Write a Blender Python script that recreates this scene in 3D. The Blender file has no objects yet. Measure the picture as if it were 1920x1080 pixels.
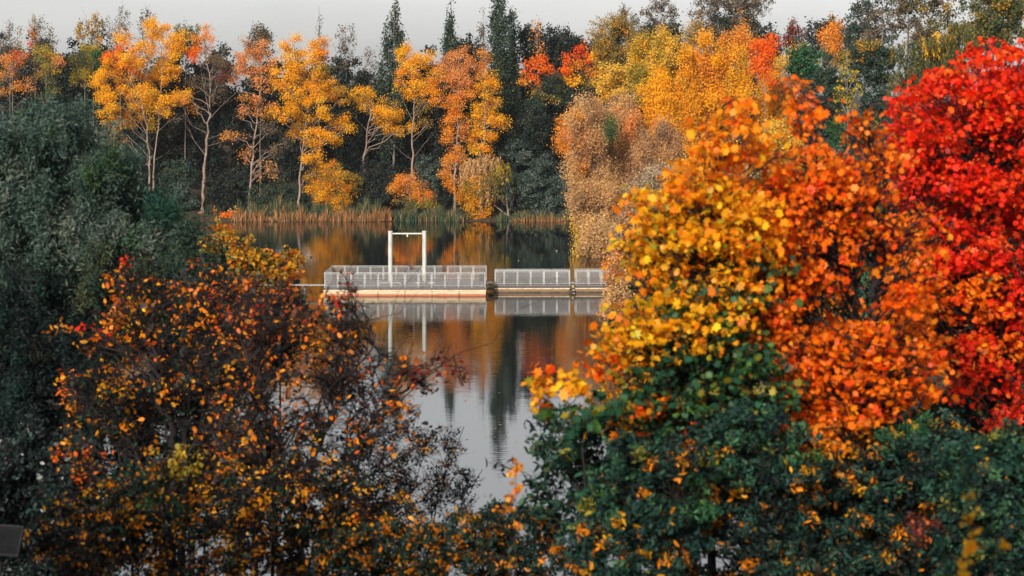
import bpy, math, random
import numpy as np

# ------------------------------------------------------------------ camera, world, sun, exposure
SC = bpy.context.scene
COL = SC.collection
F, CX, HY, H = 3750.0, 960.0, 190.0, 14.6          # focal length in photo pixels, image centre column, horizon row, eye height
cam_d = bpy.data.cameras.new('camera')
cam = bpy.data.objects.new('camera', cam_d); COL.objects.link(cam)
cam.location = (0, 0, H); cam.rotation_euler = (math.radians(90), 0, 0)
cam_d.sensor_width = 36.0
cam_d.lens = 36.0 * F / 1920.0
cam_d.shift_y = -(540.0 - HY) / 1920.0
cam_d.clip_start = 0.5; cam_d.clip_end = 6000
cam_d.dof.use_dof = True; cam_d.dof.focus_distance = 152.0; cam_d.dof.aperture_fstop = 2.4
SC.camera = cam

SUN_EL, SUN_AZ = math.radians(24), math.radians(199)   # sun behind the camera, to the left
W = bpy.data.worlds.new('World'); SC.world = W; W.use_nodes = True
wn, wl = W.node_tree.nodes, W.node_tree.links
sky = wn.new('ShaderNodeTexSky'); sky.sky_type = 'NISHITA'; sky.sun_disc = False
sky.sun_elevation = SUN_EL; sky.sun_rotation = SUN_AZ; sky.air_density = 1.0; sky.dust_density = 1.6; sky.ozone_density = 1.0
hs = wn.new('ShaderNodeHueSaturation'); hs.inputs['Saturation'].default_value = 0.10
wl.new(sky.outputs[0], hs.inputs['Color'])
bg = wn['Background']; bg.inputs['Strength'].default_value = 0.115
tcw = wn.new('ShaderNodeTexCoord'); mpw = wn.new('ShaderNodeMapping'); mpw.inputs['Scale'].default_value = (2.2, 2.2, 9.0)   # faint cloud veil
nzw = wn.new('ShaderNodeTexNoise'); nzw.inputs['Scale'].default_value = 1.6; nzw.inputs['Detail'].default_value = 4.0
mrw = wn.new('ShaderNodeMapRange'); mrw.inputs['From Min'].default_value = .3; mrw.inputs['From Max'].default_value = .7; mrw.inputs['To Min'].default_value = .86; mrw.inputs['To Max'].default_value = 1.08
mxw = wn.new('ShaderNodeMix'); mxw.data_type = 'RGBA'; mxw.blend_type = 'MULTIPLY'; mxw.inputs[0].default_value = 1.0
wl.new(tcw.outputs['Generated'], mpw.inputs[0]); wl.new(mpw.outputs[0], nzw.inputs['Vector']); wl.new(nzw.outputs['Fac'], mrw.inputs[0])
wl.new(hs.outputs[0], mxw.inputs[6]); wl.new(mrw.outputs[0], mxw.inputs[7]); wl.new(mxw.outputs[2], bg.inputs['Color'])

sun_d = bpy.data.lights.new('sun', 'SUN'); sun_d.energy = 5.0; sun_d.angle = math.radians(3.0); sun_d.color = (1.0, 0.90, 0.76)
sun = bpy.data.objects.new('sun', sun_d); COL.objects.link(sun)
sdir = np.array([math.sin(SUN_AZ) * math.cos(SUN_EL), math.cos(SUN_AZ) * math.cos(SUN_EL), math.sin(SUN_EL)])
from mathutils import Vector
sun.rotation_euler = Vector(-sdir).to_track_quat('-Z', 'Y').to_euler()
sun.location = (-40, -60, 60)

SC.view_settings.view_transform = 'Standard'; SC.view_settings.look = 'None'
SC.view_settings.exposure = 0.35; SC.view_settings.gamma = 1.0
SC.render.engine = 'CYCLES'
SC.cycles.max_bounces = 6; SC.cycles.diffuse_bounces = 3; SC.cycles.glossy_bounces = 3
SC.cycles.transmission_bounces = 4; SC.cycles.transparent_max_bounces = 6
SC.cycles.use_denoising = True
SC.cycles.denoiser = 'OPENIMAGEDENOISE'; SC.cycles.denoising_input_passes = 'RGB_ALBEDO_NORMAL'; SC.cycles.denoising_prefilter = 'ACCURATE'
SC.cycles.caustics_reflective = False; SC.cycles.caustics_refractive = False
SC.cycles.sample_clamp_indirect = 4.0

rng = np.random.default_rng(7)
random.seed(7)

# ------------------------------------------------------------------ helpers
def P(px, py, D):
    return np.array([(px - CX) * D / F, D, H - (py - HY) * D / F])

def pal(*cols):          # palette: (weight, r, g, b) linear
    a = np.array(cols, float); w = a[:, 0] / a[:, 0].sum()
    return w, a[:, 1:]

PAL = {
 'gold':   pal((5,.84,.41,.011),(3,.82,.34,.009),(2,.84,.48,.03),(1,.74,.24,.008)),
 'golddk': pal((3,.80,.35,.010),(2,.70,.25,.008),(2.5,.34,.23,.03),(1.6,.09,.10,.035)),
 'amber':  pal((3,.80,.27,.012),(3,.74,.29,.03),(2,.70,.34,.07),(1,.68,.17,.01)),
 'pinkor': pal((4,.72,.29,.09),(3,.70,.25,.05),(2,.56,.26,.12),(1,.76,.33,.02)),
 'redor':  pal((5,.85,.125,.006),(3,.85,.20,.008),(1,.76,.06,.008)),
 'red':    pal((5,.80,.024,.005),(4,.84,.055,.008),(2,.55,.012,.008),(1.0,.85,.13,.012)),
 'orange': pal((5,.90,.155,.005),(4,.90,.20,.006),(2,.84,.08,.006),(1,.80,.25,.012)),
 'yelor':  pal((5,.86,.35,.006),(4,.86,.42,.012),(1.8,.86,.21,.006),(1.2,.36,.33,.02)),
 'green':  pal((5,.020,.085,.045),(3,.035,.11,.05),(2,.06,.14,.03),(1,.25,.20,.02)),
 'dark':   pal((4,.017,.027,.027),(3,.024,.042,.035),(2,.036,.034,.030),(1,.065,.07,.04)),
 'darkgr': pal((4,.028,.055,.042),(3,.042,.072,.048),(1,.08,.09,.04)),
 'teal':   pal((4,.016,.060,.045),(3,.025,.075,.05),(2,.05,.09,.04)),
 'deep':   pal((4,.014,.046,.036),(3,.022,.070,.048),(3.5,.008,.018,.018),(.7,.14,.14,.025),(1.6,.05,.125,.06)),  # greens darkened so the leaf colour carries the shade of the low scrub
 'deepor': pal((5,.014,.044,.036),(3,.022,.062,.045),(4,.008,.018,.018),(1.5,.60,.19,.008),(.7,.50,.24,.012),(.6,.05,.10,.07)),  # same shade-darkened greens with orange leaves mixed in
 'greygr': pal((4,.070,.100,.088),(3,.046,.080,.066),(2,.115,.140,.115),(1.5,.030,.055,.048)),
 'willow': pal((4,.080,.125,.105),(3,.052,.095,.080),(2,.130,.160,.130),(2,.032,.064,.055),(.8,.07,.14,.08)),
 'yeltop': pal((5,.88,.24,.006),(4,.87,.32,.008),(2,.86,.15,.006)),
 'olive':  pal((3,.26,.19,.045),(3,.36,.21,.04),(2,.14,.13,.045),(1.5,.60,.28,.02)),
 'olivegr':pal((3,.10,.115,.04),(3,.06,.09,.045),(2,.20,.15,.035),(1,.40,.22,.02)),
 'tan':    pal((4,.62,.37,.17),(3,.54,.33,.15),(2,.66,.38,.10),(2,.40,.25,.13)),
 'brown':  pal((4,.47,.25,.12),(3,.39,.21,.11),(2,.56,.30,.10),(1,.27,.16,.095)),
 'pale':   pal((4,.46,.36,.24),(3,.40,.28,.17),(2,.36,.31,.20),(1,.50,.26,.12)),
 'yellow': pal((4,.76,.44,.04),(3,.68,.42,.06),(2,.60,.38,.07),(1,.78,.33,.01)),
 'yelgr':  pal((4,.42,.30,.03),(3,.30,.25,.035),(2,.55,.32,.02),(1,.16,.17,.04)),
 'grove':  pal((5,.84,.36,.010),(3,.82,.28,.008),(3,.72,.37,.035),(1,.36,.26,.03)),
 'sparse': pal((4,.10,.085,.06),(3,.14,.10,.06),(1,.20,.12,.05)),
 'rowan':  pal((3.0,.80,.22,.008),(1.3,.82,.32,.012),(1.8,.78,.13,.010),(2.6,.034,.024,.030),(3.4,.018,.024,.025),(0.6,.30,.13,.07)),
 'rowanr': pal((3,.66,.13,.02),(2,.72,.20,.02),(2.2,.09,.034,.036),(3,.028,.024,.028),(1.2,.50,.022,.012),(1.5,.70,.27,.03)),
 'rowand': pal((.9,.80,.25,.010),(1.0,.74,.33,.012),(4.5,.016,.017,.020),(1.5,.034,.024,.030),(1.6,.020,.060,.034)),  # rowan leaves darkened to put shade into the lower clumps
 'shady':  pal((4,.010,.017,.018),(3,.017,.027,.027),(.4,.05,.055,.055),(2,.014,.040,.033)),  # near-black leaf tones standing in for foreground shade
 'yelshr': pal((4,.55,.27,.015),(3,.42,.25,.03),(2,.60,.17,.01),(2,.15,.15,.04)),
 'dkred':  pal((4,.13,.028,.024),(2,.26,.03,.018),(2,.06,.026,.026),(1.5,.40,.10,.02)),
 'reed':   pal((4,.40,.18,.07),(3,.33,.17,.07),(2,.25,.14,.065),(1.6,.08,.09,.045)),
 'greenreed': pal((4,.035,.085,.055),(3,.06,.10,.05),(2,.12,.13,.06),(1.5,.40,.21,.09)),
 'hedge':  pal((5,.018,.055,.038),(2,.012,.03,.028),(2,.60,.19,.010),(1,.50,.24,.012),(1,.05,.03,.028)),
}

TEMPL = {
 'quad':   np.array([(-.5,0,0),(0,-.33,.08),(.5,0,0),(0,.33,.08)]),
 'lance':  np.array([(-.5,0,0),(-.15,-.17,.04),(.2,-.13,.02),(.5,0,-.08),(.2,.13,.02),(-.15,.17,.04)]),
 'narrow': np.array([(-.5,0,0),(0,-.11,.03),(.5,0,-.04),(0,.11,.03)]),
 'oval':   np.array([(-.5,0,0),(-.18,-.27,.05),(.2,-.22,.04),(.5,0,-.05),(.2,.22,.04),(-.18,.27,.05)]),
 'maple':  np.array([(0,-.35,0),(.30,-.42,-.05),(.26,-.22,0),(.54,-.02,-.10),(.29,.06,0),(.36,.34,-.08),(.11,.22,.02),(0,.58,-.12),
                     (-.11,.22,.02),(-.36,.34,-.08),(-.29,.06,0),(-.54,-.02,-.10),(-.26,-.22,0),(-.30,-.42,-.05)]),
}
LAREA = {'quad': .33, 'narrow': .11, 'lance': .20, 'oval': .33, 'maple': .50}

def norm(v):
    return v / np.maximum(np.linalg.norm(v, axis=-1, keepdims=True), 1e-9)

def mesh_arrays(name, verts, loops, starts, totals, mats, tint=None, smooth=False):
    me = bpy.data.meshes.new(name)
    me.vertices.add(len(verts)); me.vertices.foreach_set('co', np.ascontiguousarray(verts, np.float32).ravel())
    me.loops.add(len(loops)); me.loops.foreach_set('vertex_index', np.ascontiguousarray(loops, np.int32))
    me.polygons.add(len(starts)); me.polygons.foreach_set('loop_start', np.ascontiguousarray(starts, np.int32))
    try: me.polygons.foreach_set('loop_total', np.ascontiguousarray(totals, np.int32))
    except Exception: pass
    if smooth: me.polygons.foreach_set('use_smooth', np.ones(len(starts), bool))
    if tint is not None:
        a = me.attributes.new('tint', 'FLOAT_COLOR', 'FACE')
        rgba = np.ones((len(starts), 4), np.float32); rgba[:, :3] = tint
        a.data.foreach_set('color', rgba.ravel())
    me.update(calc_edges=True)
    for m in mats: me.materials.append(m)
    return me

def leaf_mesh(name, c, size, shape, tint, mat, nb=None, tdir=None):
    n = len(c); t0 = TEMPL[shape]; k = len(t0)
    nrm = norm(rng.normal(size=(n, 3)) + (0 if nb is None else nb))
    tg = rng.normal(size=(n, 3)) if tdir is None else tdir + rng.normal(size=(n, 3)) * .28
    tg = norm(tg - (tg * nrm).sum(1, keepdims=True) * nrm)
    bt = np.cross(nrm, tg)
    s = size[:, None, None]
    cu = rng.normal(.9, 1.3, (n, 1, 1))                            # every leaf curls by its own amount
    v = c[:, None, :] + s * (t0[None, :, 0:1] * tg[:, None, :] + t0[None, :, 1:2] * bt[:, None, :] + (cu * t0[None, :, 2:3]) * nrm[:, None, :])
    return mesh_arrays(name, v.reshape(-1, 3), np.arange(n * k), np.arange(n) * k, np.full(n, k), [mat], tint)

class Tubes:
    def __init__(s): s.v = []; s.f = []; s.n = 0
    def add(s, pts, rad, sides=5):
        pts = np.asarray(pts, float); rad = np.asarray(rad, float); m = len(pts)
        d = np.empty_like(pts); d[1:-1] = pts[2:] - pts[:-2] if m > 2 else 0; d[0] = pts[1] - pts[0]; d[-1] = pts[-1] - pts[-2]
        d = norm(d)
        up = np.array([0, 0, 1.0]) if abs(d[0, 2]) < .8 else np.array([1.0, 0, 0])
        a = norm(np.cross(d, up)); b = np.cross(d, a)
        th = np.arange(sides) * 2 * math.pi / sides
        ring = a[:, None, :] * np.cos(th)[None, :, None] + b[:, None, :] * np.sin(th)[None, :, None]
        s.v.append((pts[:, None, :] + ring * rad[:, None, None]).reshape(-1, 3))
        i = np.arange(m - 1)[:, None] * sides; j = np.arange(sides)[None, :]; j2 = (j + 1) % sides
        s.f.append((np.stack([i + j, i + j2, i + sides + j2, i + sides + j], -1).reshape(-1, 4)) + s.n)
        s.n += m * sides
    def mesh(s, name, mat):
        v = np.concatenate(s.v); f = np.concatenate(s.f)
        return mesh_arrays(name, v, f.ravel(), np.arange(len(f)) * 4, np.full(len(f), 4), [mat], smooth=True)

def curve(a, b, n=5, sag=0.0, wob=0.06):
    a = np.asarray(a, float); b = np.asarray(b, float); t = np.linspace(0, 1, n)[:, None]
    L = np.linalg.norm(b - a)
    p = a + (b - a) * t
    p[:, 2] += sag * L * np.sin(t[:, 0] * math.pi)
    w = rng.normal(size=(n, 3)) * wob * L; w[0] = 0; w[-1] = 0
    return p + w

def tag(o, label, cat, group=None, kind=None):
    o['label'] = label
    if cat: o['category'] = cat
    if group: o['group'] = group
    if kind: o['kind'] = kind

def empty(name, loc, label, cat, group=None, rz=0):
    o = bpy.data.objects.new(name, None); COL.objects.link(o); o.location = tuple(loc); o.rotation_euler = (0, 0, rz)
    o.empty_display_size = .3
    tag(o, label, cat, group); return o

def link(name, me, parent=None, loc=None):
    o = bpy.data.objects.new(name, me); COL.objects.link(o)
    if parent is not None: o.parent = parent
    if loc is not None: o.location = tuple(loc)
    return o

class MB:                      # hard-surface builder: boxes, tubes, discs into one mesh
    def __init__(s): s.v = []; s.f = []; s.m = []
    def box(s, x0, x1, y0, y1, z0, z1, m=0):
        b = len(s.v)
        s.v += [(x0,y0,z0),(x1,y0,z0),(x1,y1,z0),(x0,y1,z0),(x0,y0,z1),(x1,y0,z1),(x1,y1,z1),(x0,y1,z1)]
        for q in ((0,3,2,1),(4,5,6,7),(0,1,5,4),(1,2,6,5),(2,3,7,6),(3,0,4,7)): s.f.append(tuple(b + i for i in q)); s.m.append(m)
    def tube(s, pts, r, sides=10, m=0, cap=True):
        pts = [np.asarray(p, float) for p in pts]; n = len(pts); b = len(s.v)
        rr = r if hasattr(r, '__len__') else [r] * n
        for i, p in enumerate(pts):
            d = pts[min(i + 1, n - 1)] - pts[max(i - 1, 0)]; d = d / np.linalg.norm(d)
            up = np.array([0, 0, 1.0]) if abs(d[2]) < .9 else np.array([1.0, 0, 0])
            a = np.cross(d, up); a /= np.linalg.norm(a); c = np.cross(d, a)
            for k in range(sides):
                t = 2 * math.pi * k / sides
                s.v.append(tuple(p + rr[i] * (a * math.cos(t) + c * math.sin(t))))
        for i in range(n - 1):
            for k in range(sides):
                k2 = (k + 1) % sides
                s.f.append((b + i*sides + k, b + i*sides + k2, b + (i+1)*sides + k2, b + (i+1)*sides + k)); s.m.append(m)
        if cap:
            s.f.append(tuple(b + k for k in range(sides))); s.m.append(m)
            s.f.append(tuple(b + (n-1)*sides + k for k in reversed(range(sides)))); s.m.append(m)
    def build(s, name, mats, parent=None, loc=None, bevel=0.0, smooth=False):
        me = bpy.data.meshes.new(name); me.from_pydata(s.v, [], s.f)
        mats = mats if isinstance(mats, (list, tuple)) else [mats]
        for m in mats: me.materials.append(m)
        me.polygons.foreach_set('material_index', s.m)
        if smooth: me.polygons.foreach_set('use_smooth', [True] * len(s.f))
        me.update()
        o = link(name, me, parent, loc)
        if bevel:
            b = o.modifiers.new('bevel', 'BEVEL'); b.width = bevel; b.segments = 2; b.limit_method = 'ANGLE'
        return o

# ------------------------------------------------------------------ materials
def new_mat(name):
    m = bpy.data.materials.new(name); m.use_nodes = True
    return m, m.node_tree.nodes, m.node_tree.links, m.node_tree.nodes['Principled BSDF']

def leaf_mat(name, rough=.55, spec=.25, trans=.35):
    m, n, l, b = new_mat(name)
    at = n.new('ShaderNodeAttribute'); at.attribute_name = 'tint'
    l.new(at.outputs['Color'], b.inputs['Base Color'])
    b.inputs['Roughness'].default_value = rough; b.inputs['Specular IOR Level'].default_value = spec
    tr = n.new('ShaderNodeBsdfTranslucent'); l.new(at.outputs['Color'], tr.inputs['Color'])
    mx = n.new('ShaderNodeMixShader'); mx.inputs[0].default_value = trans
    l.new(b.outputs[0], mx.inputs[1]); l.new(tr.outputs[0], mx.inputs[2])
    l.new(mx.outputs[0], n['Material Output'].inputs['Surface'])
    return m

def noise_mat(name, c1, c2, scale=4.0, rough=.8, spec=.3, stretch=(1,1,1), bump=0.0, detail=5.0, metal=0.0, lo=.35, hi=.65):
    m, n, l, b = new_mat(name)
    tc = n.new('ShaderNodeTexCoord'); mp = n.new('ShaderNodeMapping'); mp.inputs['Scale'].default_value = stretch
    nz = n.new('ShaderNodeTexNoise'); nz.inputs['Scale'].default_value = scale; nz.inputs['Detail'].default_value = detail
    rp = n.new('ShaderNodeValToRGB'); rp.color_ramp.elements[0].position = lo; rp.color_ramp.elements[1].position = hi
    rp.color_ramp.elements[0].color = (*c1, 1); rp.color_ramp.elements[1].color = (*c2, 1)
    l.new(tc.outputs['Object'], mp.inputs[0]); l.new(mp.outputs[0], nz.inputs['Vector']); l.new(nz.outputs['Fac'], rp.inputs[0]); l.new(rp.outputs[0], b.inputs['Base Color'])
    b.inputs['Roughness'].default_value = rough; b.inputs['Specular IOR Level'].default_value = spec; b.inputs['Metallic'].default_value = metal
    if bump:
        bp = n.new('ShaderNodeBump'); bp.inputs['Strength'].default_value = bump; bp.inputs['Distance'].default_value = .05
        l.new(nz.outputs['Fac'], bp.inputs['Height']); l.new(bp.outputs[0], b.inputs['Normal'])
    return m

M = {}
M['leaf'] = leaf_mat('leaf_matte', .6, .2, .35)
M['leaf_gloss'] = leaf_mat('leaf_glossy', .38, .5, .2)
M['leaf_thin'] = leaf_mat('leaf_thin', .5, .3, .5)
M['bark_pale'] = noise_mat('bark_pale', (.13,.10,.085), (.27,.20,.165), 3, .9, .1, (1,1,.3))
M['bark_grey'] = noise_mat('bark_grey', (.08,.07,.065), (.17,.14,.125), 3, .9, .1, (1,1,.3))
M['bark_dark'] = noise_mat('bark_dark', (.009,.008,.009), (.024,.020,.020), 6, .85, .2, (1,1,.3))
M['bark_white'] = noise_mat('bark_white', (.30,.28,.26), (.60,.57,.53), 2, .8, .2, (1,1,2))
M['ground'] = noise_mat('leaf_litter', (.030,.024,.018), (.085,.060,.030), 2.2, .95, .1, bump=.6)
M['white_paint'] = noise_mat('white_paint', (.24,.235,.21), (.43,.44,.415), 2.5, .5, .4, (2.5,2.5,.35), lo=.25, hi=.55)
M['rail_steel'] = noise_mat('galvanised_rail', (.24,.25,.25), (.40,.41,.41), 8, .5, .4, metal=.15)
M['mesh_steel'] = noise_mat('mesh_wire', (.13,.125,.13), (.20,.195,.20), 9, .6, .3, metal=.1)
M['deck'] = noise_mat('deck_planks', (.13,.12,.125), (.24,.225,.225), 3, .85, .2, (12,.4,1))
M['deck_edge'] = noise_mat('deck_edge', (.055,.048,.05), (.11,.095,.095), 4, .85, .2, (6,1,1))
M['bench_grey'] = noise_mat('bench_slats', (.07,.07,.075), (.13,.13,.135), 5, .7, .3)
M['black_rubber'] = noise_mat('black_rubber', (.012,.012,.013), (.03,.03,.032), 5, .7, .3)
M['dark_board'] = noise_mat('dark_board', (.010,.010,.012), (.022,.022,.025), 5, .6, .4)
M['float_block'] = noise_mat('float_block', (.20,.16,.08), (.34,.29,.17), 6, .8, .2)

def hull_mat(name, cream, rust, top, wet):
    """cream painted steel with a rust band growing up from the waterline (object z)"""
    m, n, l, b = new_mat(name)
    tc = n.new('ShaderNodeTexCoord'); sp = n.new('ShaderNodeSeparateXYZ'); l.new(tc.outputs['Object'], sp.inputs[0])
    mp = n.new('ShaderNodeMapping'); mp.inputs['Scale'].default_value = (1.4, 1.4, 6); l.new(tc.outputs['Object'], mp.inputs[0])
    nz = n.new('ShaderNodeTexNoise'); nz.inputs['Scale'].default_value = 1.6; nz.inputs['Detail'].default_value = 6; l.new(mp.outputs[0], nz.inputs['Vector'])
    ad = n.new('ShaderNodeMath'); ad.operation = 'MULTIPLY_ADD'; ad.inputs[1].default_value = .26; l.new(nz.outputs['Fac'], ad.inputs[0]); l.new(sp.outputs['Z'], ad.inputs[2])
    r = n.new('ShaderNodeValToRGB'); e = r.color_ramp.elements
    e[0].position = .13; e[0].color = (*wet, 1); e[1].position = top; e[1].color = (*cream, 1)
    k = e.new(.5 * (.10 + top)); k.color = (*rust, 1)
    l.new(ad.outputs[0], r.inputs[0]); l.new(r.outputs[0], b.inputs['Base Color'])
    b.inputs['Roughness'].default_value = .55; b.inputs['Specular IOR Level'].default_value = .3
    return m
M['hull'] = hull_mat('cream_hull_paint', (.54,.42,.28), (.34,.13,.065), .37, (.26,.07,.04))
M['hull_dark'] = hull_mat('weathered_float', (.20,.125,.065), (.11,.07,.04), .30, (.04,.03,.025))
M['cream'] = noise_mat('cream_trim', (.42,.27,.14), (.74,.64,.47), 3.5, .5, .3, (1,1,4))

def water_mat():
    m, n, l, b = new_mat('pond_water')
    b.inputs['Base Color'].default_value = (.004, .006, .008, 1); b.inputs['Roughness'].default_value = .025
    b.inputs['IOR'].default_value = 2.6; b.inputs['Specular IOR Level'].default_value = .95
    tc = n.new('ShaderNodeTexCoord')
    def wave(sx, sy, det, seed):
        mp = n.new('ShaderNodeMapping'); mp.inputs['Scale'].default_value = (sx, sy, 1); mp.inputs['Location'].default_value = (seed, seed * 2.3, 0)
        nz = n.new('ShaderNodeTexNoise'); nz.inputs['Scale'].default_value = 1.0; nz.inputs['Detail'].default_value = det; nz.inputs['Roughness'].default_value = .5
        l.new(tc.outputs['Object'], mp.inputs[0]); l.new(mp.outputs[0], nz.inputs['Vector']); return nz.outputs['Fac']
    small = wave(.9, 3.2, 2.0, 3.1); big = wave(.10, .28, 1.0, 9.7); patch = wave(.025, .05, 1.0, 1.3)
    rp = n.new('ShaderNodeMapRange'); rp.inputs['From Min'].default_value = .40; rp.inputs['From Max'].default_value = .62
    rp.inputs['To Min'].default_value = .25; rp.inputs['To Max'].default_value = 1.0; l.new(patch, rp.inputs[0])
    mu = n.new('ShaderNodeMath'); mu.operation = 'MULTIPLY'; l.new(small, mu.inputs[0]); l.new(rp.outputs[0], mu.inputs[1])
    ad = n.new('ShaderNodeMath'); ad.operation = 'MULTIPLY_ADD'; ad.inputs[1].default_value = .8; l.new(big, ad.inputs[0]); l.new(mu.outputs[0], ad.inputs[2])
    bp = n.new('ShaderNodeBump'); bp.inputs['Strength'].default_value = 1.0; bp.inputs['Distance'].default_value = .0065
    l.new(ad.outputs[0], bp.inputs['Height']); l.new(bp.outputs[0], b.inputs['Normal'])
    return m
M['water'] = water_mat()

# ------------------------------------------------------------------ ground and water
POND = np.array([(-14,52),(-4,52.5),(4,53),(7,60),(9.5,80),(9.0,110),(8.6,132),(9.6,150),(9.4,175),(8.4,193),(8.2,215),(8.6,242.5),
                 (2,244),(-4,243.4),(-10,244),(-14,243),(-20,243),(-33,242.8),(-42,240),(-47,225),(-46,180),(-40,140),(-31,100),(-22,70)], float)
def pond_sd(x, y):
    """signed distance to the shoreline, positive on land"""
    x = np.asarray(x, float); y = np.asarray(y, float); d = np.full(x.shape, 1e9); ins = np.zeros(x.shape, bool)
    for i in range(len(POND)):
        a = POND[i]; b = POND[(i + 1) % len(POND)]; e = b - a
        t = np.clip(((x - a[0]) * e[0] + (y - a[1]) * e[1]) / (e @ e), 0, 1)
        d = np.minimum(d, np.hypot(x - a[0] - t * e[0], y - a[1] - t * e[1]))
        c = (a[1] > y) != (b[1] > y)
        with np.errstate(divide='ignore', invalid='ignore'):
            ins ^= c & (x < (b[0] - a[0]) * (y - a[1]) / (b[1] - a[1]) + a[0])
    return np.where(ins, -d, d)
def ground_z(x, y):
    x = np.asarray(x, float); y = np.asarray(y, float)
    d = pond_sd(x, y)
    t = np.clip((y - 52) / 45, 0, 1)
    z = np.minimum(.10 + d * (.245 * (1 - t) + .13 * t), 12.7 * (1 - t) + 2.6 * t + .004 * d + .10 * np.clip(d - 9, 0, 70) * np.clip((y - 235) / 30, 0, 1))
    z = z + .12 * np.sin(x * .9) * np.cos(y * .7) * np.clip(d / 4, 0, 1)
    return np.where(d > 0, z, -np.minimum(1.6, -d * .25) - .06)
gx = np.concatenate([[-3000, -1200, -500, -250, -150], np.arange(-100, 101, 2.0), [150, 250, 500, 1200, 3000]])
gy = np.concatenate([[-400, -150, -60], np.arange(-30, 300, 2.0), [330, 400, 600, 1200, 3000, 5000]])
GX, GY = np.meshgrid(gx, gy)
gv = np.stack([GX, GY, ground_z(GX, GY)], -1).reshape(-1, 3)
nx, ny = len(gx), len(gy)
ii = (np.arange(ny - 1)[:, None] * nx + np.arange(nx - 1)[None, :]).ravel()
gf = np.stack([ii, ii + 1, ii + nx + 1, ii + nx], -1)
g = link('ground', mesh_arrays('ground', gv, gf.ravel(), np.arange(len(gf)) * 4, np.full(len(gf), 4), [M['ground']], smooth=True))
tag(g, 'dark leaf-littered banks rising round the pond', 'ground', kind='structure')
wv = [(-60, 44, 0), (16, 44, 0), (16, 256, 0), (-60, 256, 0)]
wm = bpy.data.meshes.new('water'); wm.from_pydata(wv, [], [(0, 1, 2, 3)]); wm.materials.append(M['water'])
w_ = link('water', wm); tag(w_, 'calm pond water mirroring autumn trees and grey sky', 'water', kind='structure')

# ------------------------------------------------------------------ the pontoon
S = 25.0
def railing_run(parent, x0, x1, y, z0, n, name='railing', xs=None, h=1.08, sideways=False, fixed=0.0):
    """posts, rails and wire mesh panels; the run goes along x (or along y when sideways, at x = fixed)"""
    xs = list(np.linspace(x0, x1, n + 1)) if xs is None else xs
    def bx(mb, a0, a1, b0, b1, c0, c1):
        if sideways: mb.box(b0, b1, a0, a1, c0, c1)
        else: mb.box(a0, a1, b0, b1, c0, c1)
    yy = fixed if sideways else y
    r = MB()
    bx(r, xs[0] - .03, xs[-1] + .03, yy - .022, yy + .022, z0 + h - .042, z0 + h)
    ro = r.build('handrail', M['rail_steel'], parent, bevel=.008)
    for i, x in enumerate(xs):
        p = MB(); bx(p, x - .022, x + .022, yy - .024, yy + .024, z0 - .12, z0 + h - .044)
        p.build('railing_post', M['rail_steel'], parent)
    for a, b in zip(xs[:-1], xs[1:]):
        p = MB(); a2, b2 = a + .045, b - .045
        bx(p, a2, a2 + .032, yy - .015, yy + .015, z0 + .04, z0 + h - .09); bx(p, b2 - .032, b2, yy - .015, yy + .015, z0 + .04, z0 + h - .09)
        bx(p, a2 + .032, b2 - .032, yy - .015, yy + .015, z0 + .05, z0 + .085); bx(p, a2 + .032, b2 - .032, yy - .015, yy + .015, z0 + h - .125, z0 + h - .09)
        fo = p.build('panel_frame', M['rail_steel'], parent)
        w = MB(); k = int((b2 - a2 - .1) / .055)
        for q in range(1, k + 1):
            xx = a2 + .05 + q * (b2 - a2 - .1) / (k + 1); bx(w, xx - .0085, xx + .0085, yy - .006, yy, z0 + .085, z0 + h - .135)
        k = int((h - .22) / .055)
        for q in range(1, k + 1):
            zz = z0 + .085 + q * (h - .22) / (k + 1); bx(w, a2 + .05, b2 - .05, yy + .001, yy + .007, zz - .0085, zz + .0085)
        w.build('wire_mesh', M['mesh_steel'], fo)

def deck_planks(mb, x0, x1, y0, y1, z0, z1, step=.145):
    k = int((x1 - x0) / step)
    for q in range(k):
        a = x0 + q * (x1 - x0) / k; b = x0 + (q + 1) * (x1 - x0) / k - .012
        mb.box(a, b, y0 + random.uniform(-.015, .01), y1 + random.uniform(-.01, .015), z0, z1 + random.uniform(-.004, .004))

PX0, PX1, PY0, PY1 = -14.12, -1.96, 150.0, 156.3
pont = empty('floating_pontoon', (0, 0, 0), 'large cream and grey floating pontoon with railings all round', 'pontoon')
mb = MB(); mb.box(PX0, PX1, PY0, PY1, -.35, .365); mb.build('hull', M['hull'], pont, bevel=.02)
mb = MB(); mb.box(PX0 - .04, PX1 + .04, PY0 - .07, PY1 + .07, .367, .455); mb.build('rubbing_strake', M['cream'], pont, bevel=.015)
for q in range(1, 6):
    x = PX0 + q * 2.03; mb = MB(); mb.box(x - .018, x + .018, PY0 - .035, PY0 - .002, .0, .364)
    mb.build('hull_seam', M['black_rubber'], pont)
mb = MB(); mb.box(PX0 + .03, PX1 - .03, PY0 + .02, PY1 - .02, .457, .575); mb.build('deck_beam', M['deck_edge'], pont)
mb = MB(); deck_planks(mb, PX0, PX1, PY0, PY1, .577, .63); mb.build('deck', M['deck'], pont)
railing_run(pont, PX0 + .05, PX1 - .05, PY0 + .06, .68, 12)
railing_run(pont, PX0 + .05, PX1 - .05, PY1 - .06, .68, 12)
railing_run(pont, PY0 + .16, PY1 - .16, 0, .68, 6, sideways=True, fixed=PX0 + .05)
railing_run(pont, PY0 + .16, PY0 + 3.2, 0, .68, 3, sideways=True, fixed=PX1 - .05)

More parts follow.
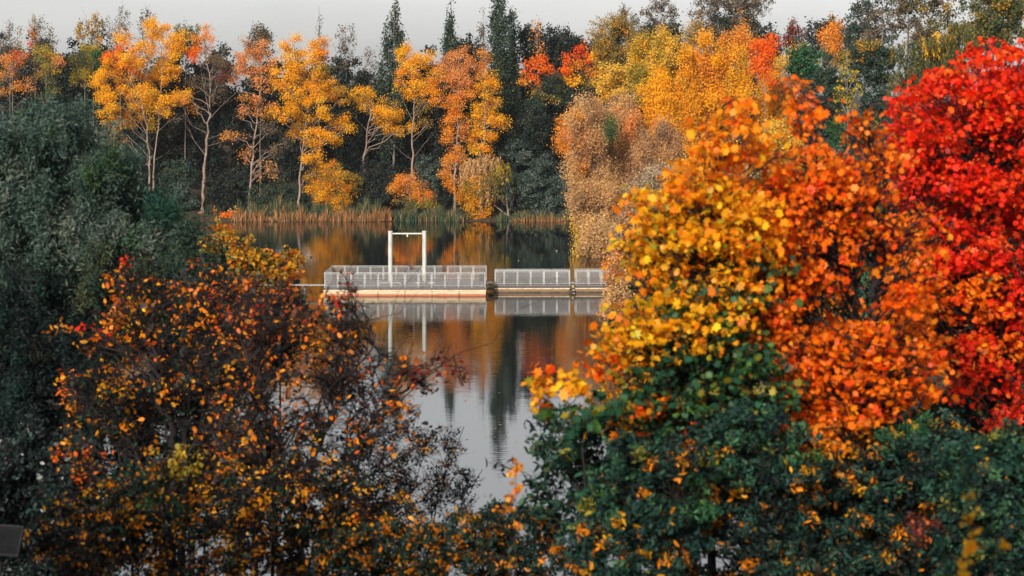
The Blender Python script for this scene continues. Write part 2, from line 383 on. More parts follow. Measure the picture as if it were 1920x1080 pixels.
gate = empty('gate_frame', (-7.965, 152.2, .63), 'tall white goalpost frame with crossbar standing on the pontoon deck', 'gate frame')
for sx in (-1.295, 1.295):
    mb = MB(); mb.tube([(sx, 0, .0), (sx, 0, 4.02)], .165, 20); mb.tube([(sx, 0, 4.0), (sx, 0, 4.11)], .185, 20)
    po = mb.build('post', M['white_paint'], gate, smooth=False)
    mb = MB()
    for dy in (-.32, .32):
        mb.box(sx - .80, sx + .80, dy - .035, dy + .035, .10, .17)
    for dx in (-.78, .0, .78):
        mb.box(sx + dx - .03, sx + dx + .03, -.283, .283, .175, .215)
        mb.box(sx + dx - .03, sx + dx + .03, -.35, -.29, .0, .098); mb.box(sx + dx - .03, sx + dx + .03, .29, .35, .0, .098)
    mb.build('foot_frame', M['white_paint'], po, bevel=.006)
mb = MB(); mb.tube([(-1.12, 0, 3.9), (1.12, 0, 3.9)], .065, 12); mb.build('crossbar', M['white_paint'], gate)
mb = MB(); mb.box(-.05, .05, -.06, .06, 3.70, 3.833); mb.tube([(0, 0, 3.70), (0, 0, 3.64)], .045, 10); mb.build('lamp', M['cream'], gate)

def bench(name, x, y, z, w, label):
    b = empty(name, (x, y, z), label, 'bench')
    mb = MB()
    for q in range(4): mb.box(-w/2, w/2, -.22 + q * .115, -.22 + q * .115 + .09, .42, .455)
    mb.build('seat', M['bench_grey'], b)
    mb = MB()
    for q in range(3): mb.box(-w/2, w/2, .27 + q * .03, .30 + q * .03, .52 + q * .13, .62 + q * .13)
    mb.build('backrest', M['bench_grey'], b)
    for sx in (-w/2 + .15, w/2 - .15):
        mb = MB(); mb.tube([(sx, -.2, 0), (sx, -.2, .418)], .03, 8); mb.tube([(sx, .24, 0), (sx, .26, .45), (sx, .36, .88)], .03, 8); mb.box(sx - .025, sx + .025, -.21, .24, .38, .415)
        mb.build('leg', M['rail_steel'], b)
    return b
bench('bench', -6.9 - .75, 154.6, .632, 1.35, 'dark grey slatted bench with backrest behind the white gate frame')
rp = empty('mooring_rope', (-6.97, 151.75, .63), 'black rope hanging in a loop beside the right gate post', 'rope')
mb = MB(); mb.tube([(-.10,0,.85),(-.16,0,.55),(-.12,-.02,.30),(.0,-.04,.14),(.14,-.04,.10)], .022, 8); mb.build('rope', M['black_rubber'], rp, smooth=True)
mb = MB(); mb.tube([(.02,-.04,.32),(.18,-.05,.30),(.26,-.05,.26)], .03, 8); mb.build('handle', M['black_rubber'], rp, smooth=True)
bd = empty('notice_board', (-2.28, 150.75, .63), 'dark grey board on a short leg at the right end of the pontoon', 'board')
mb = MB(); mb.box(-.19, .19, -.02, .02, .42, .98); mb.build('panel', M['dark_board'], bd, bevel=.01)
mb = MB(); mb.box(-.03, .03, .022, .06, .0, .8); mb.box(-.12, .12, -.05, .10, .0, .02); mb.build('stand', M['rail_steel'], bd)
cl = MB(); cl.tube([(-.2,0,.12),(.2,0,.12)], .04, 8); cl.tube([(-.07,0,0),(-.07,0,.10)], .035, 8); cl.tube([(.07,0,0),(.07,0,.10)], .035, 8)
o = cl.build('mooring_cleat', M['white_paint'], None, (-2.35, 150.45, .632)); tag(o, 'small white mooring cleat on the deck below the dark board', 'cleat')

def walkway(x0, xs, y0, y1, label, rot=0.0):
    """narrow floating walkway; local origin at its left end"""
    t = empty('floating_walkway', (x0, y0, 0), label, 'walkway', 'floating walkways joined to the pontoon', rot)
    L = xs[-1]; d = y1 - y0
    mb = MB(); mb.box(.05, L - .05, .05, d - .05, -.3, .255); mb.build('hull', M['hull_dark'], t, bevel=.02)
    mb = MB(); mb.box(0, L, -.02, d + .02, .257, .335); mb.build('rubbing_strake', M['cream'], t, bevel=.012)
    mb = MB(); mb.box(.02, L - .02, .02, d - .02, .337, .50); mb.build('deck_beam', M['deck_edge'], t)
    mb = MB(); deck_planks(mb, 0, L, 0, d, .502, .555); mb.build('deck', M['deck'], t)
    railing_run(t, 0, L, .05, .60, 0, xs=[v for v in xs]); railing_run(t, 0, L, d - .05, .60, 0, xs=[v for v in xs])
    return t
xr = (927 - 960) / 24.55
walkway(xr, [.04, .75, 1.76, 2.77, 3.78, 4.79, 5.76], 152.7, 154.2, 'grey railed floating walkway just right of the pontoon, seen whole')
walkway((1079 - 960) / 24.55, [.04, 1.02, 2.0, 2.98, 3.96], 152.8, 154.3, 'grey railed walkway section running into the tan bush on the right bank', math.radians(2.0))
def coupling(x0, x1, y, label):
    c = empty('coupling_ramp', (x0, y, 0), label, 'ramp', 'ramps between the floats'); L = x1 - x0
    mb = MB()
    pts = [(L * q / 6, 0, .60 + .10 * math.sin(math.pi * q / 6)) for q in range(7)]
    for a, b in zip(pts[:-1], pts[1:]):
        i = len(mb.v); mb.v += [(a[0], 0, a[2]), (b[0], 0, b[2]), (b[0], 1.1, b[2]), (a[0], 1.1, a[2]), (a[0], 0, a[2] + .05), (b[0], 0, b[2] + .05), (b[0], 1.1, b[2] + .05), (a[0], 1.1, a[2] + .05)]
        for q in ((0,3,2,1),(4,5,6,7),(0,1,5,4),(2,3,7,6)): mb.f.append(tuple(i + k for k in q)); mb.m.append(0)
    mb.build('ramp_plate', M['rail_steel'], c)
    mb = MB(); mb.tube([(.06, .25, .40), (L - .06, .25, .40)], .17, 14); mb.tube([(.06, .8, .40), (L - .06, .8, .40)], .17, 14); mb.build('float', M['float_block'], c, smooth=False)
    mb = MB(); mb.box(-.03, L + .03, .35, .7, .10, .18); mb.build('hinge_bar', M['rail_steel'], c)
coupling(-1.92, xr - .02, 152.9, 'pale arched ramp bridging the pontoon and the whole walkway')
coupling(xr + 5.80, (1079 - 960) / 24.55 - .02, 153.0, 'pale arched ramp between the two railed walkways')
gp = empty('gangplank', (-14.2, 151.2, 0), 'thin pale gangplank leading left from the pontoon behind orange leaves', 'gangplank')
mb = MB(); mb.box(-14, 0, 0, .9, .66, .70); mb.build('plank', M['rail_steel'], gp, bevel=.01)
for q in range(5):
    mb = MB(); mb.tube([(-1.5 - q * 2.9, .45, -.3), (-1.5 - q * 2.9, .45, .618)], .09, 12); mb.build('pile', M['bark_grey'], gp)

# ------------------------------------------------------------------ ducks and floating bits
def duck(x, y, rz, label, sc=1.0):
    t = empty('duck', (x, y, 0), label, 'duck', 'ducks swimming on the dark far water', rz); t.scale = (sc, sc, sc)
    import bmesh
    bm = bmesh.new()
    def ball(cx, cz, rx, ry, rz_, seg=12):
        r = bmesh.ops.create_uvsphere(bm, u_segments=seg, v_segments=8, radius=1.0)
        for v in r['verts']: v.co = (cx + v.co.x * rx + (.05 * v.co.z if rx > .1 else 0), v.co.y * ry, cz + v.co.z * rz_)
    ball(0, .05, .20, .095, .085); ball(.17, .17, .062, .05, .055); ball(.12, .11, .05, .045, .07); ball(-.2, .08, .08, .05, .03)
    me = bpy.data.meshes.new('body'); bm.to_mesh(me); bm.free(); me.materials.append(M['black_rubber']); link('body', me, t)
    for s in (-1, 1):
        bm = bmesh.new(); r = bmesh.ops.create_uvsphere(bm, u_segments=12, v_segments=8, radius=1.0)
        for v in r['verts']: v.co = (-.01 + v.co.x * .095, s * .078 + v.co.y * .022, .06 + v.co.z * .034)
        me = bpy.data.meshes.new('white_flank'); bm.to_mesh(me); bm.free(); me.materials.append(M['white_paint']); link('white_flank', me, t)
    mb = MB(); mb.tube([(.225, 0, .165), (.275, 0, .155)], [.018, .008], 8); mb.build('bill', M['bench_grey'], t)
def on_water(px, py):
    D = H * F / (py - HY); return (px - CX) * D / F, D
x, y = on_water(1043, 471); duck(x, y, math.radians(200), 'black and white duck nearest the tan bushes on the right')
x, y = on_water(972, 489); duck(x, y, math.radians(20), 'black and white duck further left, just beyond the walkway railing', .6)

# ------------------------------------------------------------------ trees and shrubs
def dome(px, py, rx, ry, n, frac=.42, pl=None, cf=1.0):
    out = []; tries = 0; md = 1.25 / math.sqrt(n)
    while len(out) < n and tries < 4000:
        tries += 1
        a = rng.uniform(0, 2 * math.pi); r = math.sqrt(rng.uniform(0, 1))
        u, v = r * math.cos(a), r * math.sin(a)
        if all(math.hypot(u - o[0], v - o[1]) > md * (1 - tries / 5000) for o in out): out.append((u, v))
    k = 1 - frac * .75
    pick = lambda: pl[rng.integers(len(pl))] if isinstance(pl, (list, tuple)) else pl
    return [(px + u * rx * k, py + v * ry * k, rx * frac * rng.uniform(.75, 1.25), ry * frac * rng.uniform(.75, 1.25), pick(), cf * rng.uniform(.75, 1.25)) for u, v in out]

def tree(name, label, cat, D, stems, clumps, pl, size=.22, shape='quad', cover=2.2, tuft=.6, bark='bark_pale', r0=.18,
         group=None, dz=.5, mat='leaf', twigs=6, twig_r=.018, extra=(), vstretch=.8, weep=0.0, taper=0.0, shell=.42, mix=.3, jit=.16, bare=0, zmin=None, up=.35, attach=.6, fray=0):
    if fray:                                                        # small outlying sprays break up the outline of every clump
        more = []
        for c in clumps:
            for _ in range(fray):
                a = rng.uniform(0, 2 * math.pi); k = rng.uniform(.3, .5)
                more.append((c[0] + 1.05 * c[2] * math.cos(a), c[1] + 1.05 * c[3] * math.sin(a), c[2] * k, c[3] * k, c[4] if len(c) > 4 else None, (c[5] if len(c) > 5 else 1.0) * rng.uniform(.5, 1.0)))
        clumps = list(clumps) + more
    px0 = stems[0][0][0]
    bx = (px0 - CX) * D / F; bz = float(ground_z(np.array([bx]), np.array([float(D)]))[0]) - .05
    bz = max(bz, -.3)
    base = np.array([bx, D, bz])
    root = empty(name, base, label, cat, group)
    mpx = D / F
    tb = Tubes(); spts = []
    for si, st in enumerate(stems):
        pts = [P(x, y, D) for x, y in st]
        g0 = np.array([pts[0][0], D, bz])
        if si > 0:                                                  # later stems leave the first one at its foot or rise beside it
            g0 = np.array([pts[0][0] * .5 + bx * .5, D, bz]) if abs(pts[0][0] - bx) > .2 else g0
        if pts[0][2] > bz + .05: pts = [g0] + pts
        pts = np.array(pts) - base
        t = np.linspace(0, 1, len(pts)); tt = np.linspace(0, 1, max(8, 4 * len(pts)))
        q = np.stack([np.interp(tt, t, pts[:, k]) for k in range(3)], 1)
        q[1:-1] += rng.normal(size=(len(q) - 2, 3)) * r0 * np.array([.35, .7, 0.1])
        r = r0 * (.82 ** si) * (1 - .86 * tt) * (1 + .35 * np.exp(-tt * 22))
        tb.add(q, np.maximum(r, twig_r), 8); spts.append((q, r))
    sp = np.concatenate([s[0] for s in spts]); sr = np.concatenate([s[1] for s in spts])
    for e, er in extra:
        pts = np.array([P(x, y, D) for x, y in e]) - base
        pts[:, 1] += np.linspace(0, 1, len(pts)) * rng.uniform(-1, 1) * .5 * np.linalg.norm(pts[-1] - pts[0])
        er = er * .62 if D > 200 else er
        tb.add(pts, np.linspace(er, er * .25, len(pts)), 5)
        for q in range(5):
            i = rng.integers(1, len(pts)); L = np.linalg.norm(pts[-1] - pts[0]) * rng.uniform(.2, .45)
            tip = pts[i] + norm(pts[i] - pts[i - 1]) * L * .7 + rng.normal(size=3) * L * .4 + np.array([0, 0, L * .25])
            tb.add(curve(pts[i], tip, 4, 0, .07), np.linspace(er * .35, er * .12, 4), 3)
    cx = np.array([c[0] for c in clumps]); half = max(8.0, .5 * (cx.max() - cx.min()) + 4) * mpx
    C, N, SZ, T, TD = [], [], [], [], []
    for c in clumps:
        px, py, rx, ry = c[:4]; cp = c[4] if len(c) > 4 and c[4] else pl; cf = c[5] if len(c) > 5 else 1.0
        w, colr = PAL[cp]
        dd = rng.uniform(-1, 1) * dz * half
        ctr = P(px, py, D + dd) - base
        rx *= mpx; rz = ry * mpx; ryy = .5 * (rx + rz) if rz < 2.2 * rx else rx
        # branch from the stem
        hd = np.hypot(sp[:, 0] - ctr[0], sp[:, 1] - ctr[1]); tgt = ctr[2] - rz * .4 - attach * hd
        cost = np.abs(sp[:, 2] - tgt) + .55 * hd
        k = int(np.argmin(cost)); a = sp[k]
        br = min(sr[k] * .55, .012 + .03 * np.linalg.norm(ctr - a)); br = max(br, twig_r * 1.3)
        q = curve(a, ctr, 6, .06, .045); tb.add(q, np.linspace(br, max(br * .35, twig_r), 6), 5)
        nt = max(5, int(2.6 * rx * rz / (tuft * tuft)))
        if weep:
            nt = int(nt * 2.2)
            d = norm(rng.normal(size=(nt, 3))); d[:, 2] = np.abs(d[:, 2])
            st_ = ctr + d * np.array([rx, ryy, rz * .55]) * rng.uniform(.45, 1, (nt, 1)) ** .6
            L = weep * rz * rng.uniform(.5, 1.3, nt)
            per = max(6, int(cover * cf * math.pi * rx * rz / (LAREA[shape] * size * size) / nt))
            ti = rng.uniform(0, 1, (nt, per))
            drift = norm(d * np.array([1, 1, 0]) + 1e-6)
            pos = st_[:, None, :] + drift[:, None, :] * (L[:, None, None] * .16 * np.sqrt(ti)[..., None]); pos[..., 2] -= ti * L[:, None]
            pos = pos + rng.normal(size=pos.shape) * size * .35
            ci = rng.choice(len(w), nt, p=w); lc = np.repeat(ci[:, None], per, 1)
            m_ = rng.uniform(size=lc.shape) < mix; lc[m_] = rng.choice(len(w), m_.sum(), p=w)
            C.append(pos.reshape(-1, 3)); T.append(colr[lc.ravel()]); N.append(np.repeat(d, per, 0) * .5)
            TD.append(np.tile(np.array([0, 0, -1.0]), (nt * per, 1)) + np.repeat(drift, per, 0) * .25)
            for i in range(0, nt, 3):
                e = st_[i] + drift[i] * L[i] * .16; e = e - np.array([0, 0, L[i]])
                tb.add(np.array([ctr + (st_[i] - ctr) * .3, st_[i], (st_[i] + e) / 2 + drift[i] * L[i] * .05, e]), [twig_r, twig_r * .8, twig_r * .5, twig_r * .3], 3)
            continue
        d = norm(rng.normal(size=(nt, 3))); rad = rng.uniform(0, 1, (nt, 1)) ** shell
        off = d * rad
        if taper:
            tz = (off[:, 2] + 1) / 2; off[:, :2] *= (1.15 - taper * tz)[:, None]
        tc = ctr + off * np.array([rx, ryy, rz])
        if zmin is not None: tc[:, 2] = np.maximum(tc[:, 2], zmin - bz + rng.uniform(0, .3, nt))
        per = max(3, int(1.5 * cover * cf * math.pi * rx * rz / (LAREA[shape] * size * size) / nt))
        pos = tc[:, None, :] + rng.normal(size=(nt, per, 3)) * tuft * .42 * np.array([1, 1, vstretch])
        ci = rng.choice(len(w), nt, p=w); lc = np.repeat(ci[:, None], per, 1)
        m_ = rng.uniform(size=lc.shape) < mix; lc[m_] = rng.choice(len(w), m_.sum(), p=w)
        keep = (rng.uniform(size=(nt, per)) < rng.uniform(.25, 1.08, (nt, 1))).ravel()
        C.append(pos.reshape(-1, 3)[keep]); T.append(colr[lc.ravel()][keep]); N.append((np.repeat(off, per, 0) * .5 + np.array([0, 0, up]))[keep]); TD.append(None)
        for i in rng.permutation(nt)[:twigs]:
            s0 = q[rng.integers(3, 6)]
            tb.add(curve(s0, tc[i] + (tc[i] - s0) * .15, 4, .04, .06), np.linspace(max(br * .3, twig_r), twig_r * .5, 4), 3)
        for i in range(bare):
            s0 = q[rng.integers(2, 6)]; dirn = norm(rng.normal(size=3) + np.array([0, 0, .6])) * np.array([rx, ryy, rz]) * rng.uniform(.8, 1.4)
            cv = curve(s0, s0 + dirn, 5, .05, .06); tb.add(cv, np.linspace(twig_r, twig_r * .4, 5), 3)
            for _ in range(3):
                j = rng.integers(1, 4); L = np.linalg.norm(dirn) * rng.uniform(.25, .5)
                tb.add(curve(cv[j], cv[j] + norm(dirn / np.linalg.norm(dirn) + rng.normal(size=3) * .5) * L, 3, 0, .05), np.linspace(twig_r * .6, twig_r * .3, 3), 3)
    link('trunk', tb.mesh('trunk', M[bark]), root)
    C = np.concatenate(C); T = np.concatenate(T); N = np.concatenate(N)
    n = len(C)
    T = np.clip(T * np.exp(rng.normal(size=(n, 1)) * jit), 0, .95)
    sz = size * np.exp(np.clip(rng.normal(size=n) * .26, -.6, .42))
    td = np.concatenate(TD) if weep else None
    link('crown', leaf_mesh('crown', C, sz, shape, T, M[mat], N, td), root)
    global LEAVES; LEAVES += n
    return root
LEAVES = 0

def copies(src, spots):
    """further instances of a tree, sharing its meshes: (px, D, scale, turn, label)"""
    for px, D, s, rz, label in spots:
        x = (px - CX) * D / F; z = float(ground_z(np.array([x]), np.array([float(D)]))[0]) - .05
        c = src.copy(); COL.objects.link(c); c.location = (x, D, z); c.rotation_euler = (0, 0, rz); c.scale = (s * random.uniform(.9, 1.15), s * random.uniform(.9, 1.15), s)
        c['label'] = label
        for ch in src.children:
            k = ch.copy(); COL.objects.link(k); k.parent = c

# ---- the dark wood behind the far shore: three prototypes and their copies
GD = 'dark trees of the wood behind the shore'
DK = dict(size=.36, cover=2.6, tuft=1.1, bark='bark_dark', r0=.22, group=GD, twigs=3, dz=.9)
d1 = tree('wood_tree', 'dark tree of the wood showing between the left edge poplars and the two-stemmed golden tree', 'tree', 264, [[(140, 300), (142, 120)]], dome(140, 210, 62, 135, 22, .36), 'dark', **DK)
d2 = tree('wood_tree', 'dark tree of the wood behind the nearly bare pale-trunked tree', 'tree', 262, [[(395, 300), (392, 110)]], dome(395, 215, 60, 130, 22, .36), 'dark', **DK)
d3 = tree('wood_tree', 'dark tree with reddish-brown leaves mixed in, behind the red-orange maple crowns', 'tree', 268, [[(1040, 300), (1040, 110)]], dome(1040, 185, 75, 135, 24, .34), 'dark', **DK)
copies(d1, [(30, 266, 1.0, 1.0, 'dark tree of the wood at the far left, behind the thin orange saplings'),
            (215, 268, 1.05, 2.2, 'dark tree of the wood directly behind the two-stemmed golden tree'),
            (305, 262, 1.02, 4.0, 'dark tree of the wood between the two-stemmed golden tree and the bare tree'),
            (480, 266, .98, 5.2, 'dark tree of the wood behind the pinkish-orange birch-like tree'),
            (690, 262, .93, .6, 'dark tree of the wood behind the small leaning yellow tree'),
            (800, 266, 1.0, 3.1, 'dark tree of the wood behind the yellow tree with the straight bare trunk'),
            (960, 270, 1.03, 1.7, 'dark tree of the wood right of the tallest dark poplar')])
copies(d2, [(90, 270, .98, 2.9, 'dark tree of the wood behind the grey-green willow top on the left'),
            (560, 264, .95, 1.2, 'dark tree of the wood behind the large full golden poplar'),
            (630, 268, .95, 4.6, 'dark tree of the wood just right of the large full golden poplar'),
            (745, 260, .85, 2.0, 'dark tree of the wood under the left dark poplar'),
            (870, 262, .95, 5.6, 'dark tree of the wood behind the two slender orange poplars'),
            (945, 258, .72, .3, 'low dark tree of the wood behind the weeping willow trunk')])
copies(d3, [(1120, 272, 1.0, 1.9, 'dark tree of the wood behind the olive and orange tree'),
            (1240, 290, 1.0, .8, 'dark tree of the wood behind the left end of the yellow grove'),
            (1400, 290, 1.0, 2.6, 'dark tree of the wood behind the bright red treetop'),
            (1000, 256, .62, 3.9, 'low dark tree of the wood above the grey-green shore shrub')])

# ---- columnar poplars and tall thin trees on the skyline
GP = 'dark columnar poplars on the skyline'
PO = dict(size=.26, cover=2.3, tuft=.6, bark='bark_grey', r0=.22, group=GP, vstretch=2.0, taper=.75, dz=.5, twigs=5, attach=2.2)
tree('columnar_poplar', 'dark green columnar poplar with two tips, left of the yellow straight-trunked tree', 'poplar', 256, [[(738, 300), (740, 15)]],
     [(740,60,13,62),(727,100,12,60),(752,95,14,60),(715,150,10,55),(738,150,22,75),(745,220,24,70),(722,240,18,60)], 'darkgr', **PO)
tree('columnar_poplar', 'thin dark green columnar poplar in the middle of the skyline', 'poplar', 260, [[(846, 300), (845, 2)]],
     [(845,40,8,45),(843,85,15,50),(850,120,17,55),(838,150,17,55)], 'darkgr', **PO)
tree('columnar_poplar', 'tallest dark columnar poplar, cut by the top edge of the photo', 'poplar', 257, [[(935, 300), (935, -60)]],
     [(936,-10,15,60),(930,45,19,60),(945,70,20,60),(935,120,22,65),(950,160,18,65),(938,210,24,70),(925,265,20,60),(950,250,18,60)], 'darkgr', **PO)
tree('columnar_poplar', 'shorter dark poplar leaning against the right side of the tallest poplar', 'poplar', 259, [[(962, 300), (958, 12)]],
     [(958,45,11,45),(960,95,14,50),(962,150,15,60),(962,220,17,60)], 'darkgr', **PO)
SP = dict(size=.22, cover=.55, tuft=.5, bark='bark_grey', r0=.14, group='thin half-bare trees on the skyline', vstretch=1.6, taper=.5, dz=.5, twigs=7, bare=5, twig_r=.02, attach=2.0)
tree('bare_poplar', 'half-bare spiky poplar between the tallest poplar and the thin one', 'tree', 262, [[(906, 300), (906, 20)]], [(906,60,10,45),(908,110,16,50),(905,160,16,50)], 'sparse', **SP)
tree('bare_poplar', 'bare spiky treetop above the large full golden poplar', 'tree', 258, [[(598, 300), (598, 12)]], [(598,60,7,32),(596,100,14,32)], 'sparse', **SP)
tree('thin_tree', 'thin airy tree on the skyline between the golden poplar and the left columnar poplar', 'tree', 262, [[(648, 300), (648, 45)]], [(640,75,14,28),(658,72,12,28),(650,110,20,30),(690,115,18,26)], 'sparse', **SP)
tree('thin_tree', 'thin half-bare tree with orange tuft rising at the far left', 'tree', 255, [[(68, 300), (64, 28)]], [(64,60,12,35,'olive',1.4),(60,70,9,22,'orange',1.5),(75,60,14,40),(66,120,22,45),(95,80,16,30)], 'sparse', **SP)
tree('thin_tree', 'bare spindly tree in the top left corner', 'tree', 257, [[(20, 300), (18, 35)]], [(18,70,12,35),(35,78,12,28,'olive'),(5,90,14,35),(25,120,22,40)], 'sparse', **SP)
tree('thin_tree', 'olive leaved treetop left of the bare grey tops', 'tree', 258, [[(178, 300), (172, 25)]], [(150,60,10,26,'olive',2.2),(164,48,8,26,'olive',1.6),(182,48,13,35,'olive',2.6),(175,95,22,35,'olivegr',2)], 'sparse', **SP)
tree('thin_tree', 'grey bare-topped tree left of the two-stemmed golden crown', 'tree', 259, [[(226, 300), (224, 15)]], [(205,60,12,35),(224,45,12,40),(236,52,10,38),(215,95,20,30)], 'sparse', **SP)
tree('thin_tree', 'grey bare-topped tree right above the two-stemmed golden crown', 'tree', 260, [[(276, 300), (276, 12)]], [(264,50,10,36),(280,45,11,38),(292,60,8,30),(272,90,18,28)], 'sparse', **SP)
tree('olive_tree', 'olive green treetop between the golden crown and the bare tree', 'tree', 257, [[(348, 300), (348, 45)]], dome(350,75,34,42,9), 'olivegr', **{**SP, 'cover': 1.6, 'taper': .2})
tree('olive_tree', 'grey-olive treetop above the pinkish-orange tree', 'tree', 259, [[(488, 300), (488, 50)]], dome(485,80,32,36,9), 'sparse', **{**SP, 'cover': 1.7, 'taper': .2})
tree('dark_tree', 'dark fine-twigged treetop left of the orange maple crowns', 'tree', 264, [[(985, 300), (985, 45)]], dome(1000,85,42,48,11), 'dark', **{**SP, 'cover': 2.0, 'taper': .1, 'size': .3})
tree('dark_tree', 'dark round treetop above the red-orange maple', 'tree', 266, [[(1052, 300), (1052, 50)]], dome(1050,92,40,44,11), 'dark', **{**SP, 'cover': 2.2, 'taper': .1, 'size': .3})
tree('dark_tree', 'dark treetop between the two thin middle poplars', 'tree', 266, [[(882, 300), (882, 70)]], dome(880,95,32,36,8), 'dark', **{**SP, 'cover': 2.2, 'taper': .1, 'size': .3})
tree('orange_tree', 'small salmon-orange treetop among the dark crowns', 'tree', 262, [[(1008, 300), (1008, 40)]], [(1008,55,9,18),(1005,75,12,20),(1012,95,12,16)], 'pinkor', **{**SP, 'cover': .7})

# ---- front row on the far shore
GF = 'golden poplars along the far shore'
FR = dict(size=.14, cover=1.75, tuft=.85, bark='bark_pale', r0=.17, group=GF, dz=.55, twigs=7, fray=1)
tree('golden_poplar', 'large golden poplar with two pale stems, left on the far shore', 'poplar', 249, [[(281,360),(280,290),(272,220),(255,130)], [(287,350),(292,270),(302,170),(305,70)]],
     [(305,75,32,32),(285,60,18,22),(330,95,22,30),(250,95,34,30),(220,105,26,24,'redor'),(205,140,30,28),(195,185,25,30),(182,150,14,22),(240,150,30,30),(275,125,34,34),(310,140,30,32),(260,190,32,26),
      (215,222,18,26),(222,250,9,20),(285,180,24,20),(322,195,26,20),(342,182,14,14),(280,222,16,22,'golddk'),(300,210,12,14),(245,222,14,16),(235,70,16,18)], 'gold',
     extra=[([(286,280),(262,250),(255,238)],.05),([(292,250),(312,232),(330,215)],.05),([(285,310),(265,290)],.04),([(291,300),(310,288)],.04)], **FR)
tree('golden_tree', 'yellow-green fringe tree against the dark gap left of the golden poplar', 'tree', 254, [[(160,330),(158,130)]], [(150,115,18,24,'olivegr'),(170,100,20,26,'yelgr'),(145,135,14,16,'yelgr'),(185,115,18,26,'green'),(160,145,12,14)], 'yelgr', **FR)
tree('bare_tree', 'nearly bare tree with a pale broken trunk and a few orange leaves', 'tree', 247, [[(380,398),(382,330),(388,270),(394,200),(390,130),(378,60)]],
     [(378,70,20,18,'amber'),(362,100,17,12,'redor'),(385,98,14,14,'pinkor',.7),(410,110,22,30,'sparse',.6),(365,160,20,20,'sparse',.3),(405,170,22,30,'sparse',.3),(345,185,10,10,'amber'),(360,205,12,8,'amber',.5),(415,130,18,20,'dkred',.4)], 'sparse',
     extra=[([(393,215),(380,170),(368,120)],.07),([(393,200),(408,150),(414,110)],.08),([(391,225),(420,195),(448,172)],.06),([(388,250),(360,235),(345,200)],.06),([(387,262),(420,250),(440,228)],.04),
            ([(384,290),(362,262),(355,248)],.06),([(386,275),(410,268),(436,262)],.045),([(393,190),(398,140),(402,100)],.06)], **{**FR, 'r0': .27, 'bare': 4, 'group': None})
tree('pink_tree', 'slender pinkish-orange tree with thin leaves beside the bare tree', 'tree', 247, [[(467,365),(474,290),(482,220),(492,120),(496,75)]],
     [(450,115,18,20),(440,140,14,16),(468,100,22,22),(495,95,18,24),(470,135,22,20),(505,125,15,22),(490,160,18,20,None,.5),(465,180,18,14,None,.6),(485,205,16,16,None,.6),(455,205,14,14,None,.8),(510,195,12,16,None,.5),(440,255,22,9),
      (458,290,16,16,None,.5),(500,240,18,14,'sparse',.6),(520,280,24,20,'sparse',.7),(505,320,24,16,'brown',.7)], 'pinkor',
     extra=[([(473,310),(495,295),(530,288)],.05),([(470,330),(500,310),(540,325)],.05),([(478,260),(500,245),(525,250)],.045),([(481,220),(460,200),(440,170)],.045),([(476,280),(458,270),(440,285)],.035)], **{**FR, 'cover': 1.35, 'size': .18, 'bare': 3, 'group': None})
tree('golden_poplar', 'largest full golden poplar with a reddish trunk behind the reeds', 'poplar', 247, [[(560,375),(565,300),(572,240),(585,150),(590,90)]],
     [(552,95,24,30),(585,100,22,24),(605,95,18,28,'amber'),(535,130,20,26),(565,140,30,32),(600,145,26,30,'golddk'),(525,160,16,14),(548,178,26,24),(585,180,28,24),(615,180,22,18),(635,170,18,18,'golddk'),(535,215,28,12),(515,210,10,8),(565,215,26,20),
      (610,215,22,20),(640,228,18,14),(655,240,10,10),(600,255,28,22),(625,265,16,14),(560,250,14,16),(585,290,20,20),(600,310,22,18)], 'gold', **FR)
tree('golden_bush', 'rounded golden bush standing in the green reeds under the full golden poplar', 'bush', 246.5, [[(612,395),(614,350)], [(630,395),(640,345)]], dome(625,352,56,44,18,.36,'golddk'), 'golddk', **{**FR, 'r0': .08, 'group': 'golden bushes at the waterline', 'cover': 2.6})
tree('yellow_tree', 'small leaning yellow tree with bunches of leaves in front of the dark wood', 'tree', 252, [[(682,300),(690,235),(700,200),(690,180)]],
     [(668,175,14,16),(690,185,18,18),(705,198,16,18),(722,205,18,20),(740,222,16,16),(755,242,18,16),(672,195,12,12),(715,225,14,14),(735,240,12,12)], 'gold', extra=[([(688,245),(670,225),(662,200)],.04)], **FR)
tree('yellow_tree', 'yellow tree with a straight bare pale trunk under the left columnar poplar', 'tree', 248, [[(773,325),(774,250),(776,190),(768,110)]],
     [(755,95,14,16),(768,108,22,22),(790,120,20,20),(760,135,18,20),(785,150,20,20),(808,150,14,18),(752,160,12,12),(800,175,18,16),(770,175,14,12),(820,185,14,12,'amber'),(795,200,16,14,'olive',.7),(790,228,14,16,'olive',.5)], 'gold',
     extra=[([(773,225),(755,190),(735,150)],.045),([(774,215),(795,195),(812,180)],.04),([(773,300),(752,285),(738,268)],.05),([(774,298),(795,270),(808,255)],.05),([(775,265),(795,245),(815,225)],.04)], **FR)
tree('orange_poplar', 'slender salmon-orange poplar with a thin pale trunk left of the bright one', 'poplar', 248, [[(853,340),(857,250),(860,170),(860,100)]],
     [(858,105,20,22,'pinkor',.7),(840,120,16,18,'pinkor'),(878,120,16,20,'pinkor',.7),(830,145,16,20),(862,145,22,22,'pinkor',.9),(850,175,20,20),(875,170,14,18,'pinkor'),(840,190,18,18),(860,205,16,20),(848,230,20,20),(868,245,14,16,'pinkor'),(842,265,14,18),(855,285,14,16),
      (838,300,12,16),(832,320,10,14),(862,310,12,14),(850,345,14,12)], 'amber', **{**FR, 'cover': 1.9})
